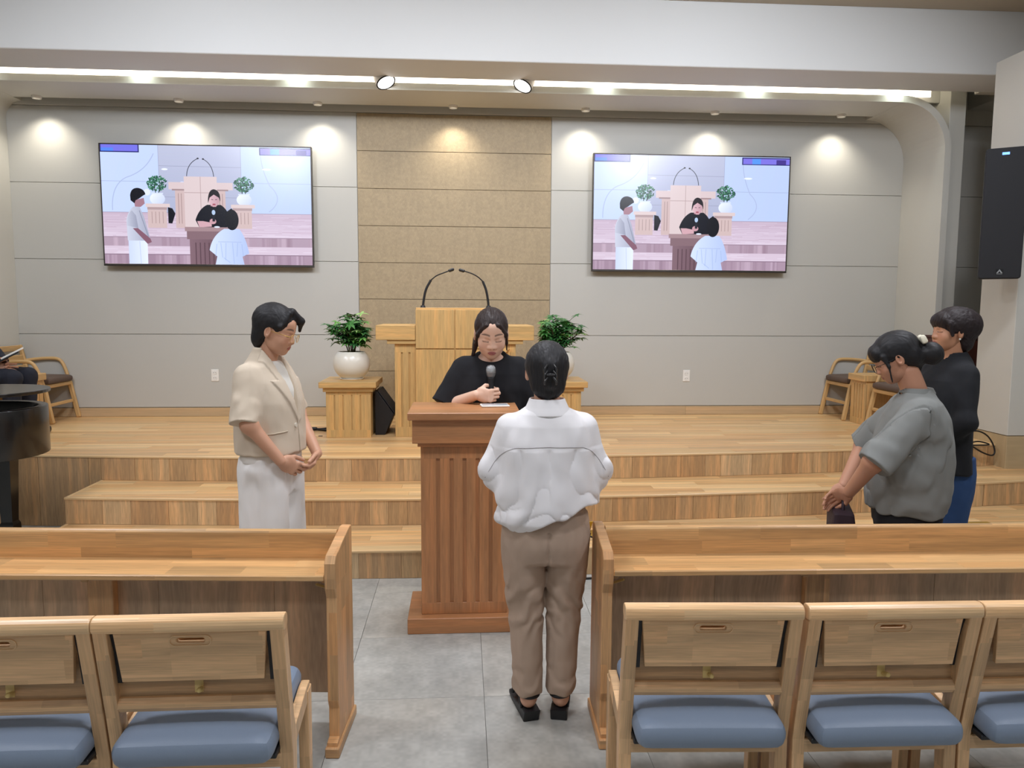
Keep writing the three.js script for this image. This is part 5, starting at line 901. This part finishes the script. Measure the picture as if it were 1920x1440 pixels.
{ // woman in the white blouse, seen from behind
  const shL = [0.15, 1.215, -0.01], shR = [-0.15, 1.215, -0.01], elL = [0.185, 1.0, 0.03], elR = [-0.185, 1.0, 0.03], wrL = [0.06, 1.02, 0.25], wrR = [-0.06, 1.01, 0.25];
  const body = uni(0.03, cap([0, 1.22, -0.03], [0, 1.36, 0.0], 0.052, 0.050), loft([[0.78, 0.14, 0.10, 0], [0.95, 0.125, 0.09, 0], [1.12, 0.14, 0.10, -0.01], [1.20, 0.11, 0.07, -0.02], [1.26, 0.07, 0.055, -0.02]], 2, 0.03), cap([0.13, 1.15, 0], elL, 0.032, 0.035), cap(elL, wrL, 0.034, 0.025), cap([-0.13, 1.15, 0], elR, 0.032, 0.035), cap(elR, wrR, 0.036, 0.025),
    uni(0.03, cap([0.075, 0.75, 0], [0.068, 0.42, 0.01], 0.068, 0.046), cap([0.068, 0.42, 0.01], [0.066, 0.11, -0.02], 0.045, 0.030), ell([0.066, 0.085, -0.038], [0.028, 0.034, 0.030]), cap([0.066, 0.082, -0.02], [0.086, 0.052, 0.125], 0.028, 0.024)),
    uni(0.03, cap([-0.075, 0.75, 0], [-0.068, 0.42, 0.01], 0.068, 0.046), cap([-0.068, 0.42, 0.01], [-0.066, 0.11, -0.02], 0.045, 0.030), ell([-0.066, 0.085, -0.038], [0.028, 0.034, 0.030]), cap([-0.066, 0.082, -0.02], [-0.086, 0.052, 0.125], 0.028, 0.024)));
  const hands = [(c) => placeGeo(handGeo([0.3, 0.35, 0.4, 0.45], 0.05, TH.open, c), wrR, [0, 1, 0.2], [0.7, 0.0, 0.5]), (c) => placeGeo(handGeo([0.3, 0.35, 0.4, 0.45], 0.05, TH.open, c, true), wrL, [0, -1, -0.2], [-0.7, 0.0, 0.5])];
  let h = uni(0.03, ell([0, 0.026, -0.020], [0.088, 0.096, 0.103]), ell([0, -0.05, -0.055], [0.070, 0.066, 0.050]), cap([0.0, 0.02, -0.115], [0.0, -0.05, -0.105], 0.022, 0.018));
  h = cut(0.010, h, ell([0, -0.05, 0.115], [0.068, 0.115, 0.085])); h = cut(0.008, h, (x, y, z) => ell([0.088, -0.04, 0.01], [0.03, 0.045, 0.034])(Math.abs(x), y, z));
  h = uni(0.01, h, cap([0.01, 0.05, -0.112], [-0.012, 0.006, -0.128], 0.012, 0.010), cap([0.02, 0.045, -0.110], [0.016, -0.005, -0.127], 0.010, 0.010), cap([0.01, 0.062, -0.105], [0.03, 0.03, -0.112], 0.010, 0.008), cap([0, -0.09, -0.08], [0.004, -0.118, -0.076], 0.018, 0.006));
  const [g, hm] = person('woman in loose white blouse and taupe trousers in the aisle, seen from behind', [0.332, 0, -2.925], Math.PI, {
    skin: '#d6a489', head: { at: [0, 1.418, 0.015], rot: [0.10, 0, 0], s: [0.99, 0.99, 1] }, body, lo: [-0.3, -0.01, -0.2], hi: [0.3, 1.42, 0.32], hands, hair: strand(h, 0.002, 80, 10, 30), hairMat: M.hairBlack });
  // trousers
  const lg = (s) => loft([[0.108, 0.060, 0.068, -0.012, s * 0.068], [0.25, 0.062, 0.070, -0.008, s * 0.072], [0.45, 0.071, 0.077, 0.0, s * 0.078], [0.62, 0.086, 0.098, -0.004, s * 0.084], [0.74, 0.095, 0.112, -0.008, s * 0.082], [0.86, 0.09, 0.105, -0.004, s * 0.075]], 2.15, 0.008);
  const seat = loft([[0.66, 0.150, 0.112, -0.012], [0.74, 0.172, 0.125, -0.014], [0.82, 0.168, 0.120, -0.008], [0.90, 0.152, 0.105, 0.0]], 2.3, 0.02);
  const tb = uni(0.010, lg(-1), lg(1), seat);
  wear(g, 'trousers', (x, y, z) => tb(x, y, z) + 0.005 * fbm(x * 10, y * 4, z * 10) + 0.0045 * Math.sin(y * 60 + Math.abs(x) * 90 + 4 * fbm(x * 7, y * 6, z * 5)) * Math.exp(-(((y - 0.48) / 0.10) ** 2)) + 0.003 * Math.sin(y * 75 + 5 * fbm(x * 6, y * 5, z * 6)) * sstep(0.3, 0.12, y) + 0.005 * Math.exp(-((x / 0.006) ** 2)) * (z < 0 && y > 0.62 && y < 0.80 ? 1 : 0), [-0.24, 0.07, -0.2], [0.24, 0.95, 0.2], cloth('#b39c89', 0.92, 0.0007), 0.0062);
  // blouse: body gathered at the hem, wide elbow sleeves
  const bt = loft([[0.80, 0.176, 0.128, -0.002], [0.835, 0.200, 0.150, -0.004], [0.90, 0.202, 0.150, -0.006], [1.02, 0.200, 0.140, -0.006], [1.14, 0.196, 0.130, -0.008], [1.21, 0.172, 0.106, -0.014], [1.255, 0.120, 0.082, -0.02], [1.285, 0.075, 0.066, -0.02]], 2.3, 0.012);
  const bsl = (s) => both(0.02, uni(0.03, cap([s * 0.145, 1.195, -0.01], [s * 0.184, 1.02, 0.015], 0.060, 0.074), cap([s * 0.184, 1.02, 0.015], [s * 0.15, 0.985, 0.13], 0.072, 0.066)), planeAt([s * 0.185, 0.945, 0.06], [0, -0.85, 0.5]));
  const bs = uni(0.018, bt, bsl(1), bsl(-1)), ridge = (t) => 1 - 2 * Math.pow(Math.abs(Math.sin(t)), 0.7);
  const hemY = (x) => 0.822 + 0.020 * Math.sin(x * 9 + 1.0) + 0.055 * sstep(0.05, 0.16, x) - 0.040 * sstep(0.02, -0.10, x) * sstep(-0.2, -0.12, x);
  let bf = (x, y, z) => { const a = Math.abs(x), w = fbm(x * 4, y * 2.6, z * 4); return bs(x, y, z) + 0.009 * fbm(x * 6.5, y * 3.4, z * 6.5 + 2) + 0.0055 * ridge(x * 17 + y * 7 * Math.sign(x) + 3.2 * w) * sstep(1.06, 0.88, y) + 0.0035 * ridge(x * 30 + 2.4 * w) * sstep(1.132, 1.115, y) * sstep(0.94, 1.09, y) * (z < 0 ? 1 : 0.2) + 0.0055 * ridge(y * 17 + a * 22 + 2 * w) * sstep(0.165, 0.215, a) * sstep(1.16, 1.02, y) + 0.005 * ridge(y * 30 + x * 8 + 3 * w) * sstep(0.92, 0.86, y); };
  const bf0 = bf; bf = (x, y, z) => smax(bf0(x, y, z), hemY(-x) - y - 0.012 * Math.sin(z * 14), 0.012);
  bf = cut(0.006, bf, cap([0, 1.24, -0.02], [0, 1.40, -0.005], 0.056, 0.058));
  const blouseMat = phys({ color: hex('#f1eff0'), roughness: 0.62, bumpMap: weaveBump, bumpScale: 0.0003, sheen: 0.3, sheenRoughness: 0.4, sheenColor: hex('#ffffff') });
  const bl = wear(g, 'blouse', bf, [-0.34, 0.74, -0.2], [0.34, 1.32, 0.24], blouseMat, 0.006);
  const seam = []; for (let i = 0; i <= 26; i++) { const x = mix(-0.245, 0.245, i / 26), a = Math.abs(x); seam.push(onSurf(bf, [x, 1.138 - 0.02 * a - 8.0 * Math.max(0, a - 0.12) ** 2 - 0.1 * a * a, -0.5], [0, 0, 1], 0.0004)); }
  put('yoke_seam', tubeGeo(seam, 0.0012, 90, 6), cloth('#b7b2b4'), bl);
  // collar
  const co = both(0.004, cut(0.003, loft([[1.250, 0.100, 0.090, -0.020], [1.285, 0.082, 0.075, -0.020], [1.322, 0.068, 0.065, -0.016]], 2, 0.004), loft([[1.22, 0.086, 0.076, -0.02], [1.285, 0.070, 0.063, -0.020], [1.36, 0.056, 0.053, -0.014]], 2, 0.002)), (x, y, z) => Math.max(z - 0.05 - 0.5 * (0.09 - Math.abs(x)), y - 1.314));
  put('collar', sdfGeo(co, [-0.13, 1.23, -0.14], [0.13, 1.34, 0.12], 0.003), blouseMat, bl);
  // claw clip in the hair
  const cl = new THREE.Group(); cl.name = 'hair_clip'; cl.applyMatrix4(hm); g.add(cl);
  const clipM = phys({ color: hex('#3a3a3c'), roughness: 0.25, clearcoat: 0.6, transmission: 0.25, thickness: 0 });
  for (const s of [-1, 1]) for (let i = 0; i < 3; i++) { const o = s * 0.019, y0 = 0.022 - i * 0.004; put('claw', tubeGeo([[o * 0.55, y0 - 0.0 - i * 0.020, -0.137], [o * 1.15, y0 - 0.018 - i * 0.020, -0.139], [o * 1.1, y0 - 0.045 - i * 0.012, -0.132]], 0.0042, 12, 7), clipM, cl); }
  put('spring', tubeGeo([[-0.014, -0.018, -0.141], [0, -0.016, -0.145], [0.014, -0.018, -0.141]], 0.005, 10, 8), clipM, cl);
  // wedge sandals
  for (const s of [-1, 1]) {
    const sd = new THREE.Group(); sd.name = 'sandal'; sd.position.set(s * 0.068, 0, 0); sd.rotation.y = s * 0.20; g.add(sd);
    const so = prism([[0.060, 0.0], [0.078, 0.050], [0.02, 0.050], [-0.05, 0.030], [-0.10, 0.024], [-0.165, 0.026], [-0.165, 0.010], [-0.12, 0.0], [-0.02, 0.0]], -0.034, 0.034, 'zy', 0.005, 2); put('sole', so, M.black, sd);
    put('ankle_strap', new THREE.TorusGeometry(0.037, 0.007, 8, 28).scale(1, 1, 1.2).rotateX(Math.PI / 2).translate(0, 0.103, -0.03), M.black, sd);
    put('toe_strap', new THREE.TorusGeometry(0.034, 0.009, 8, 24, Math.PI).translate(0, 0.045, 0.10), M.black, sd);
    put('side_strap', tubeGeo([[s * 0.033, 0.045, -0.03], [s * 0.037, 0.08, -0.028], [s * 0.037, 0.105, -0.026]], 0.007, 10, 6), M.black, sd);
    put('buckle', new THREE.TorusGeometry(0.008, 0.0018, 6, 16).rotateY(Math.PI / 2).translate(s * 0.043, 0.112, -0.035), M.silver, sd);
  }
}
{ // woman in the grey T-shirt at right
  const shL = [0.165, 1.215, -0.01], shR = [-0.165, 1.215, -0.01], elL = [0.252, 0.965, 0.19], elR = [-0.235, 0.965, 0.17], wrL = [0.115, 0.785, 0.270], wrR = [-0.05, 0.775, 0.280];
  const body = uni(0.03, cap([0, 1.22, -0.03], [0, 1.37, 0.03], 0.058, 0.056), loft([[0.75, 0.16, 0.11, 0], [0.95, 0.15, 0.11, 0], [1.12, 0.15, 0.115, 0], [1.20, 0.12, 0.08, -0.02], [1.26, 0.075, 0.06, -0.02]], 2, 0.03), cap([0.15, 1.15, 0.0], elL, 0.036, 0.045), cap(elL, wrL, 0.044, 0.029), cap([-0.15, 1.15, 0.0], elR, 0.036, 0.045), cap(elR, wrR, 0.044, 0.029), legBody(0.09, 0.01, 0.93), legBody(-0.09, 0.01, 0.93));
  const hands = [(c) => placeGeo(handGeo([0.55, 0.6, 0.65, 0.7], 0.02, TH.along, c, true), wrL, [0.2, 0.75, 0.5], [-0.62, -0.45, 0.62]), (c) => placeGeo(handGeo([0.6, 0.65, 0.65, 0.7], 0.02, TH.along, c), wrR, [0.2, -0.7, -0.6], [0.55, -0.5, 0.45])];
  let h = uni(0.03, ell([0, 0.036, -0.018], [0.087, 0.093, 0.106]), ell([0, -0.02, -0.07], [0.070, 0.06, 0.05]), ell([0, -0.045, -0.150], [0.056, 0.056, 0.050]));
  h = cut(0.010, h, ell([0, -0.062, 0.115], [0.066, 0.100, 0.080])); h = cut(0.008, h, (x, y, z) => ell([0.088, -0.040, 0.006], [0.03, 0.042, 0.03])(Math.abs(x), y, z)); h = cut(0.01, h, (x, y, z) => ell([0.09, -0.09, 0.0], [0.05, 0.05, 0.07])(Math.abs(x), y, z));
  h = uni(0.012, h, ell([0, 0.052, 0.066], [0.068, 0.046, 0.036]), (x, y, z) => cap([0.066, 0.03, 0.05], [0.072, -0.02, 0.045], 0.012, 0.006)(Math.abs(x), y, z), (x, y, z) => cap([0.071, -0.02, 0.045], [0.064, -0.095, 0.06], 0.004, 0.0025)(Math.abs(x), y, z), cap([0, -0.05, -0.08], [0, -0.105, -0.06], 0.03, 0.012));
  const [g, hm] = person('woman in a grey T-shirt and black trousers at right, head bowed, hair in a bun', [2.175, 0, -3.46], -112 * D2R, {
    skin: '#c08c70', lip: '#9a5550', head: { at: [0, 1.435, 0.085], rot: [0.46, -0.04, 0.02], s: [1.02, 1.0, 1.02] }, body, lo: [-0.34, -0.01, -0.2], hi: [0.34, 1.45, 0.42], hands, hair: strand(h, 0.0018, 60, 12, 16), hairMat: M.hairBlack });
  const tt = loft([[0.700, 0.215, 0.168, 0.002], [0.78, 0.232, 0.182, 0.0], [0.92, 0.228, 0.176, -0.004], [1.06, 0.218, 0.165, -0.012], [1.16, 0.204, 0.140, -0.02], [1.225, 0.170, 0.105, -0.024], [1.268, 0.105, 0.078, -0.022], [1.295, 0.080, 0.068, -0.018]], 2.3, 0.014);
  const ts = uni(0.045, tt, sleeve1([0.16, 1.185, -0.005], [0.268, 0.950, 0.19], 0.072, 0.088), sleeve1([-0.16, 1.185, -0.005], [-0.255, 0.950, 0.17], 0.072, 0.088));
  let tf = (x, y, z) => { const a = Math.abs(x); return ts(x, y, z) + 0.008 * fbm(x * 6, y * 4, z * 6 + 4) + 0.008 * (1 - 2 * Math.pow(Math.abs(Math.sin(x * 12 - z * 9 + y * 6 + 2.2 * fbm(x * 3.4, y * 2.2, z * 3.4))), 0.7)) * sstep(1.18, 1.02, y) * sstep(0.24, 0.12, a) + 0.005 * Math.sin(y * 34 + a * 26 + 3 * fbm(x * 5, y * 3, z * 5)) * sstep(0.15, 0.21, a) + 0.0045 * (Math.abs(a - 0.215 - 0.05 * (1.2 - y)) < 0.004 && y > 1.0 ? 1 : 0); };
  tf = cut(0.006, tf, cap([0, 1.245, -0.018], [0, 1.40, 0.02], 0.066, 0.068));
  const sh = wear(g, 'shirt', tf, [-0.40, 0.66, -0.24], [0.40, 1.33, 0.34], cloth('#838582', 0.95, 0.0005), 0.0068);
  put('neck_rib', sdfGeo(cut(0.002, loft([[1.268, 0.096, 0.080, -0.020], [1.296, 0.080, 0.070, -0.018]], 2, 0.004), cap([0, 1.24, -0.018], [0, 1.40, 0.0], 0.068, 0.066)), [-0.13, 1.24, -0.13], [0.13, 1.32, 0.12], 0.004), cloth('#7a7c79', 0.95), sh);
  wear(g, 'trousers', uni(0.02, loft([[0.03, 0.085, 0.09, 0, 0.09], [0.45, 0.095, 0.105, 0, 0.09], [0.7, 0.115, 0.145, 0, 0.085], [0.80, 0.12, 0.15, 0, 0.08]]), loft([[0.03, 0.085, 0.09, 0, -0.09], [0.45, 0.095, 0.105, 0, -0.09], [0.7, 0.115, 0.145, 0, -0.085], [0.80, 0.12, 0.15, 0, -0.08]]), loft([[0.62, 0.19, 0.145, 0], [0.80, 0.195, 0.15, 0]])), [-0.28, 0, -0.22], [0.28, 0.85, 0.22], cloth('#15151a', 0.9, 0.0006, 0.05), 0.010);
  // dark plum bag hanging from her hands
  const bag = thing('handbag', 'dark plum handbag held in front by the woman in grey', 'bag', [1.893, 0.362, -3.545], -112 * D2R);
  const bg = padGeo(0.30, 0.33, 0.11, 0.03, 0.0, 10); bg.translate(0, 0.16, 0); put('bag_body', bg, cloth('#2a1722', 0.7), bag);
  put('handle', tubeGeo([[-0.08, 0.30, 0], [-0.06, 0.36, 0], [0, 0.385, 0], [0.06, 0.36, 0], [0.08, 0.30, 0]], 0.008, 24, 8), cloth('#2a1722', 0.6), bag);
  const gl = new THREE.Group(); gl.name = 'glasses'; gl.applyMatrix4(hm); g.add(gl);
  for (const s of [-1, 1]) { put('lens_rim', new THREE.TorusGeometry(0.0245, 0.0014, 8, 36).scale(1, 0.85, 1).rotateY(s * 0.14).translate(s * 0.034, -0.010, 0.104), M.blackMetal, gl); put('lens', new THREE.CircleGeometry(0.0235, 28).scale(1, 0.85, 1).rotateY(s * 0.14).translate(s * 0.034, -0.010, 0.104), phys({ color: hex('#ffffff'), transmission: 1, thickness: 0, roughness: 0.02, ior: 1.5, side: THREE.DoubleSide }), gl); put('temple', tubeGeo([[s * 0.058, -0.002, 0.098], [s * 0.074, 0.0, 0.05], [s * 0.080, 0.004, 0.0]], 0.0015, 16, 6), M.blackMetal, gl); }
  const cp = new THREE.Group(); cp.name = 'hair_clip'; cp.applyMatrix4(hm); g.add(cp);
  const cream = std({ color: hex('#ebe6cf'), roughness: 0.45 }); for (const s of [-1, 1]) put('bow_wing', padGeo(0.044, 0.040, 0.026, 0.010, 0.004, 6).rotateZ(s * 0.12).translate(s * 0.036, 0.032, -0.140), cream, cp); put('bow_knot', padGeo(0.034, 0.032, 0.032, 0.010, 0.003, 6).translate(0, 0.032, -0.142), cream, cp);
}
{ // woman in black behind her
  const shL = [0.16, 1.345, 0.0], shR = [-0.16, 1.345, 0.0], elL = [0.215, 1.07, 0.05], elR = [-0.215, 1.07, 0.05], wrL = [0.07, 0.92, 0.16], wrR = [-0.06, 0.91, 0.17];
  const body = uni(0.03, cap([0, 1.34, -0.03], [0, 1.49, 0.0], 0.056, 0.055), loft([[0.85, 0.15, 0.10, 0], [1.05, 0.13, 0.09, 0], [1.25, 0.14, 0.10, -0.0], [1.33, 0.11, 0.075, -0.01], [1.39, 0.07, 0.06, -0.02]], 2, 0.03), cap([0.145, 1.28, 0.0], elL, 0.030, 0.036), cap(elL, wrL, 0.038, 0.027), cap([-0.145, 1.28, 0.0], elR, 0.030, 0.036), cap(elR, wrR, 0.038, 0.027), legBody(0.085), legBody(-0.085));
  const hands = [(c) => placeGeo(handGeo([0.5, 0.55, 0.6, 0.6], 0.03, TH.along, c, true), wrL, [0.2, 0.7, 0.5], [-0.6, -0.6, 0.4]), (c) => placeGeo(handGeo([0.5, 0.55, 0.6, 0.6], 0.03, TH.along, c), wrR, [0.2, -0.7, -0.5], [0.6, -0.65, 0.3])];
  let h = uni(0.03, ell([0, 0.042, -0.020], [0.096, 0.095, 0.112]), ell([0, 0.035, -0.075], [0.088, 0.085, 0.085]), ell([0, -0.055, -0.070], [0.070, 0.06, 0.05]));
  h = cut(0.010, h, ell([0, -0.060, 0.12], [0.068, 0.095, 0.085])); h = cut(0.008, h, (x, y, z) => ell([0.094, -0.040, 0.010], [0.034, 0.038, 0.030])(Math.abs(x), y, z)); h = cut(0.012, h, (x, y, z) => ell([0.09, -0.095, 0.02], [0.05, 0.05, 0.065])(Math.abs(x), y, z));
  h = uni(0.014, h, ell([0, 0.054, 0.070], [0.072, 0.044, 0.034]), (x, y, z) => cap([0.072, 0.04, 0.055], [0.078, -0.022, 0.035], 0.014, 0.008)(Math.abs(x), y, z));
  const [g, hm] = person('woman with short dark hair in a black top and blue jeans at far right', [2.73, 0, -4.02], -88 * D2R, {
    skin: '#c58f6e', lip: '#a0564e', head: { at: [0, 1.552, 0.0], rot: [-0.06, -0.10, 0], s: [1.03, 1.03, 1.0] }, body, lo: [-0.32, -0.01, -0.2], hi: [0.32, 1.56, 0.3], hands, hair: strand(h, 0.0025, 55, 18, 22), hairMat: M.hairRed });
  const tt = loft([[0.765, 0.205, 0.135, 0.03], [0.92, 0.195, 0.130, 0.03], [1.15, 0.195, 0.130, 0.03], [1.28, 0.186, 0.112, 0.012], [1.355, 0.150, 0.085, -0.01], [1.405, 0.10, 0.074, -0.02], [1.44, 0.080, 0.066, -0.015]], 2.3, 0.014);
  const ts = uni(0.04, tt, sleeve([0.145, 1.315, 0.0], [0.22, 1.07, 0.045], [0.10, 0.945, 0.15], 0.056, 0.054, 0.045), sleeve([-0.145, 1.315, 0.0], [-0.22, 1.07, 0.045], [-0.09, 0.945, 0.155], 0.056, 0.054, 0.045));
  let tf = (x, y, z) => ts(x, y, z) + 0.006 * fbm(x * 7, y * 4, z * 7 + 4); tf = cut(0.006, tf, cap([0, 1.38, -0.018], [0, 1.54, 0.02], 0.064, 0.066));
  wear(g, 'top', tf, [-0.36, 0.72, -0.24], [0.36, 1.48, 0.26], cloth('#14161b', 0.9, 0.0005, 0.06), 0.0075);
  const jl = (s) => loft([[0.03, 0.07, 0.08, -0.005, s * 0.085], [0.45, 0.078, 0.085, 0, s * 0.085], [0.7, 0.098, 0.12, -0.005, s * 0.08], [0.86, 0.10, 0.115, 0, s * 0.075]]);
  wear(g, 'jeans', folds(uni(0.018, jl(1), jl(-1)), 0.004, 9, 6, 9), [-0.26, 0, -0.2], [0.26, 0.9, 0.2], cloth('#2c4a78', 0.9, 0.0009), 0.009);
  for (const s of [-1, 1]) { const sh = padGeo(0.08, 0.06, 0.23, 0.028, 0.004, 8); sh.translate(s * 0.08, 0.03, 0.05); put('shoe', sh, M.white, g); }
  const er = new THREE.Group(); er.name = 'earrings'; er.applyMatrix4(hm); g.add(er); for (const s of [-1, 1]) put('pearl', new THREE.SphereGeometry(0.0055, 14, 10).translate(s * 0.083, -0.040, -0.004), M.ceramic, er);
}
{ // man seated at the left edge
  const S0 = 0.0, shL = [0.19, 1.02, -0.06], shR = [-0.19, 1.02, -0.06], elL = [0.25, 0.74, 0.02], elR = [-0.25, 0.74, 0.03], wrL = [0.07, 0.615, 0.235], wrR = [-0.09, 0.60, 0.24];
  const body = uni(0.03, cap([0, 1.03, -0.06], [0, 1.18, -0.02], 0.060, 0.058), loft([[0.50, 0.15, 0.11, -0.06], [0.75, 0.15, 0.11, -0.06], [0.95, 0.17, 0.11, -0.06], [1.06, 0.15, 0.08, -0.06]], 2, 0.03), cap(shL, elL, 0.046, 0.042), cap(elL, wrL, 0.04, 0.028), cap(shR, elR, 0.046, 0.042), cap(elR, wrR, 0.04, 0.028), cap([0.09, 0.50, -0.05], [0.11, 0.50, 0.40], 0.065, 0.05), cap([-0.09, 0.50, -0.05], [-0.11, 0.50, 0.40], 0.065, 0.05), cap([0.11, 0.48, 0.40], [0.11, 0.08, 0.38], 0.048, 0.034), cap([-0.11, 0.48, 0.40], [-0.11, 0.08, 0.38], 0.048, 0.034));
  const hands = [(c) => placeGeo(handGeo([0.25, 0.3, 0.35, 0.4], 0.1, TH.open, c), wrR, [0.35, 0.75, 0.1], [0.45, -0.05, 0.85]), (c) => placeGeo(handGeo([0.3, 0.35, 0.4, 0.45], 0.05, TH.open, c, true), wrL, [0.3, -0.8, 0.1], [-0.55, -0.05, 0.65])];
  let h = cut(0.010, ell([0, 0.040, -0.018], [0.082, 0.088, 0.102]), ell([0, -0.05, 0.115], [0.07, 0.115, 0.085])); h = cut(0.01, h, (x, y, z) => ell([0.09, -0.06, 0.0], [0.045, 0.06, 0.055])(Math.abs(x), y, z));
  const [g] = person('man in a dark navy suit seated at the left edge of the stage', [-4.215, HS[3], -6.69], 90 * D2R, {
    skin: '#b9866a', lip: '#955a52', head: { at: [0, 1.255, 0.01], rot: [0.2, 0, 0], s: [1.05, 1.05, 1.05] }, body, lo: [-0.34, -0.01, -0.24], hi: [0.34, 1.24, 0.5], hands, hair: strand(h, 0.002, 40, 20, 20), hairMat: M.hairBlack });
  const navy = cloth('#171b28', 0.85, 0.0006, 0.06);
  let jf = uni(0.04, loft([[0.46, 0.205, 0.165, -0.055], [0.62, 0.20, 0.155, -0.055], [0.85, 0.21, 0.15, -0.06], [1.0, 0.215, 0.12, -0.065], [1.07, 0.14, 0.09, -0.065], [1.12, 0.075, 0.068, -0.055]], 2.3, 0.014), sleeve([0.185, 1.0, -0.06], elL, [0.095, 0.635, 0.205], 0.072, 0.062, 0.046), sleeve([-0.185, 1.0, -0.06], elR, [-0.112, 0.62, 0.21], 0.072, 0.062, 0.046));
  jf = cut(0.006, jf, cap([0, 1.06, -0.05], [0, 1.22, -0.02], 0.064, 0.066));
  wear(g, 'suit_jacket', folds(jf, 0.006, 7, 5, 7), [-0.36, 0.42, -0.26], [0.36, 1.14, 0.26], navy, 0.008);
  const tl = (s) => uni(0.03, cap([s * 0.085, 0.515, -0.06], [s * 0.115, 0.515, 0.40], 0.086, 0.072), cap([s * 0.115, 0.50, 0.40], [s * 0.115, 0.09, 0.38], 0.072, 0.062));
  wear(g, 'suit_trousers', folds(uni(0.02, tl(1), tl(-1)), 0.005, 8, 8, 8), [-0.26, 0.04, -0.2], [0.26, 0.64, 0.52], navy, 0.009);
  for (const s of [-1, 1]) { put('shirt_cuff', barGeo([s > 0 ? 0.098 : -0.115, s > 0 ? 0.638 : 0.622, 0.20], [s > 0 ? 0.08 : -0.10, s > 0 ? 0.622 : 0.608, 0.225], 0.068, 0.064, 0.018), M.white, g); const sh = padGeo(0.09, 0.07, 0.27, 0.03, 0.004, 8); sh.translate(s * 0.115, 0.035, 0.43); put('shoe', sh, M.piano, g); }
  const fo = thing('folder', 'dark folder with white sheets held by the seated man', 'folder', [-3.915, HS[3] + 0.665, -6.66], 0.5);
  fo.rotation.z = 0.5; put('cover', bx(-0.12, 0.12, 0, 0.012, -0.10, 0.10, 0.003), M.black, fo); put('sheets', bx(-0.02, 0.165, 0.012, 0.022, -0.085, 0.075, 0.002), M.white, fo);
}
scene.traverse((o) => { if (o.isMesh) { o.castShadow = true; o.receiveShadow = true; } });
renderer.render(scene, camera);
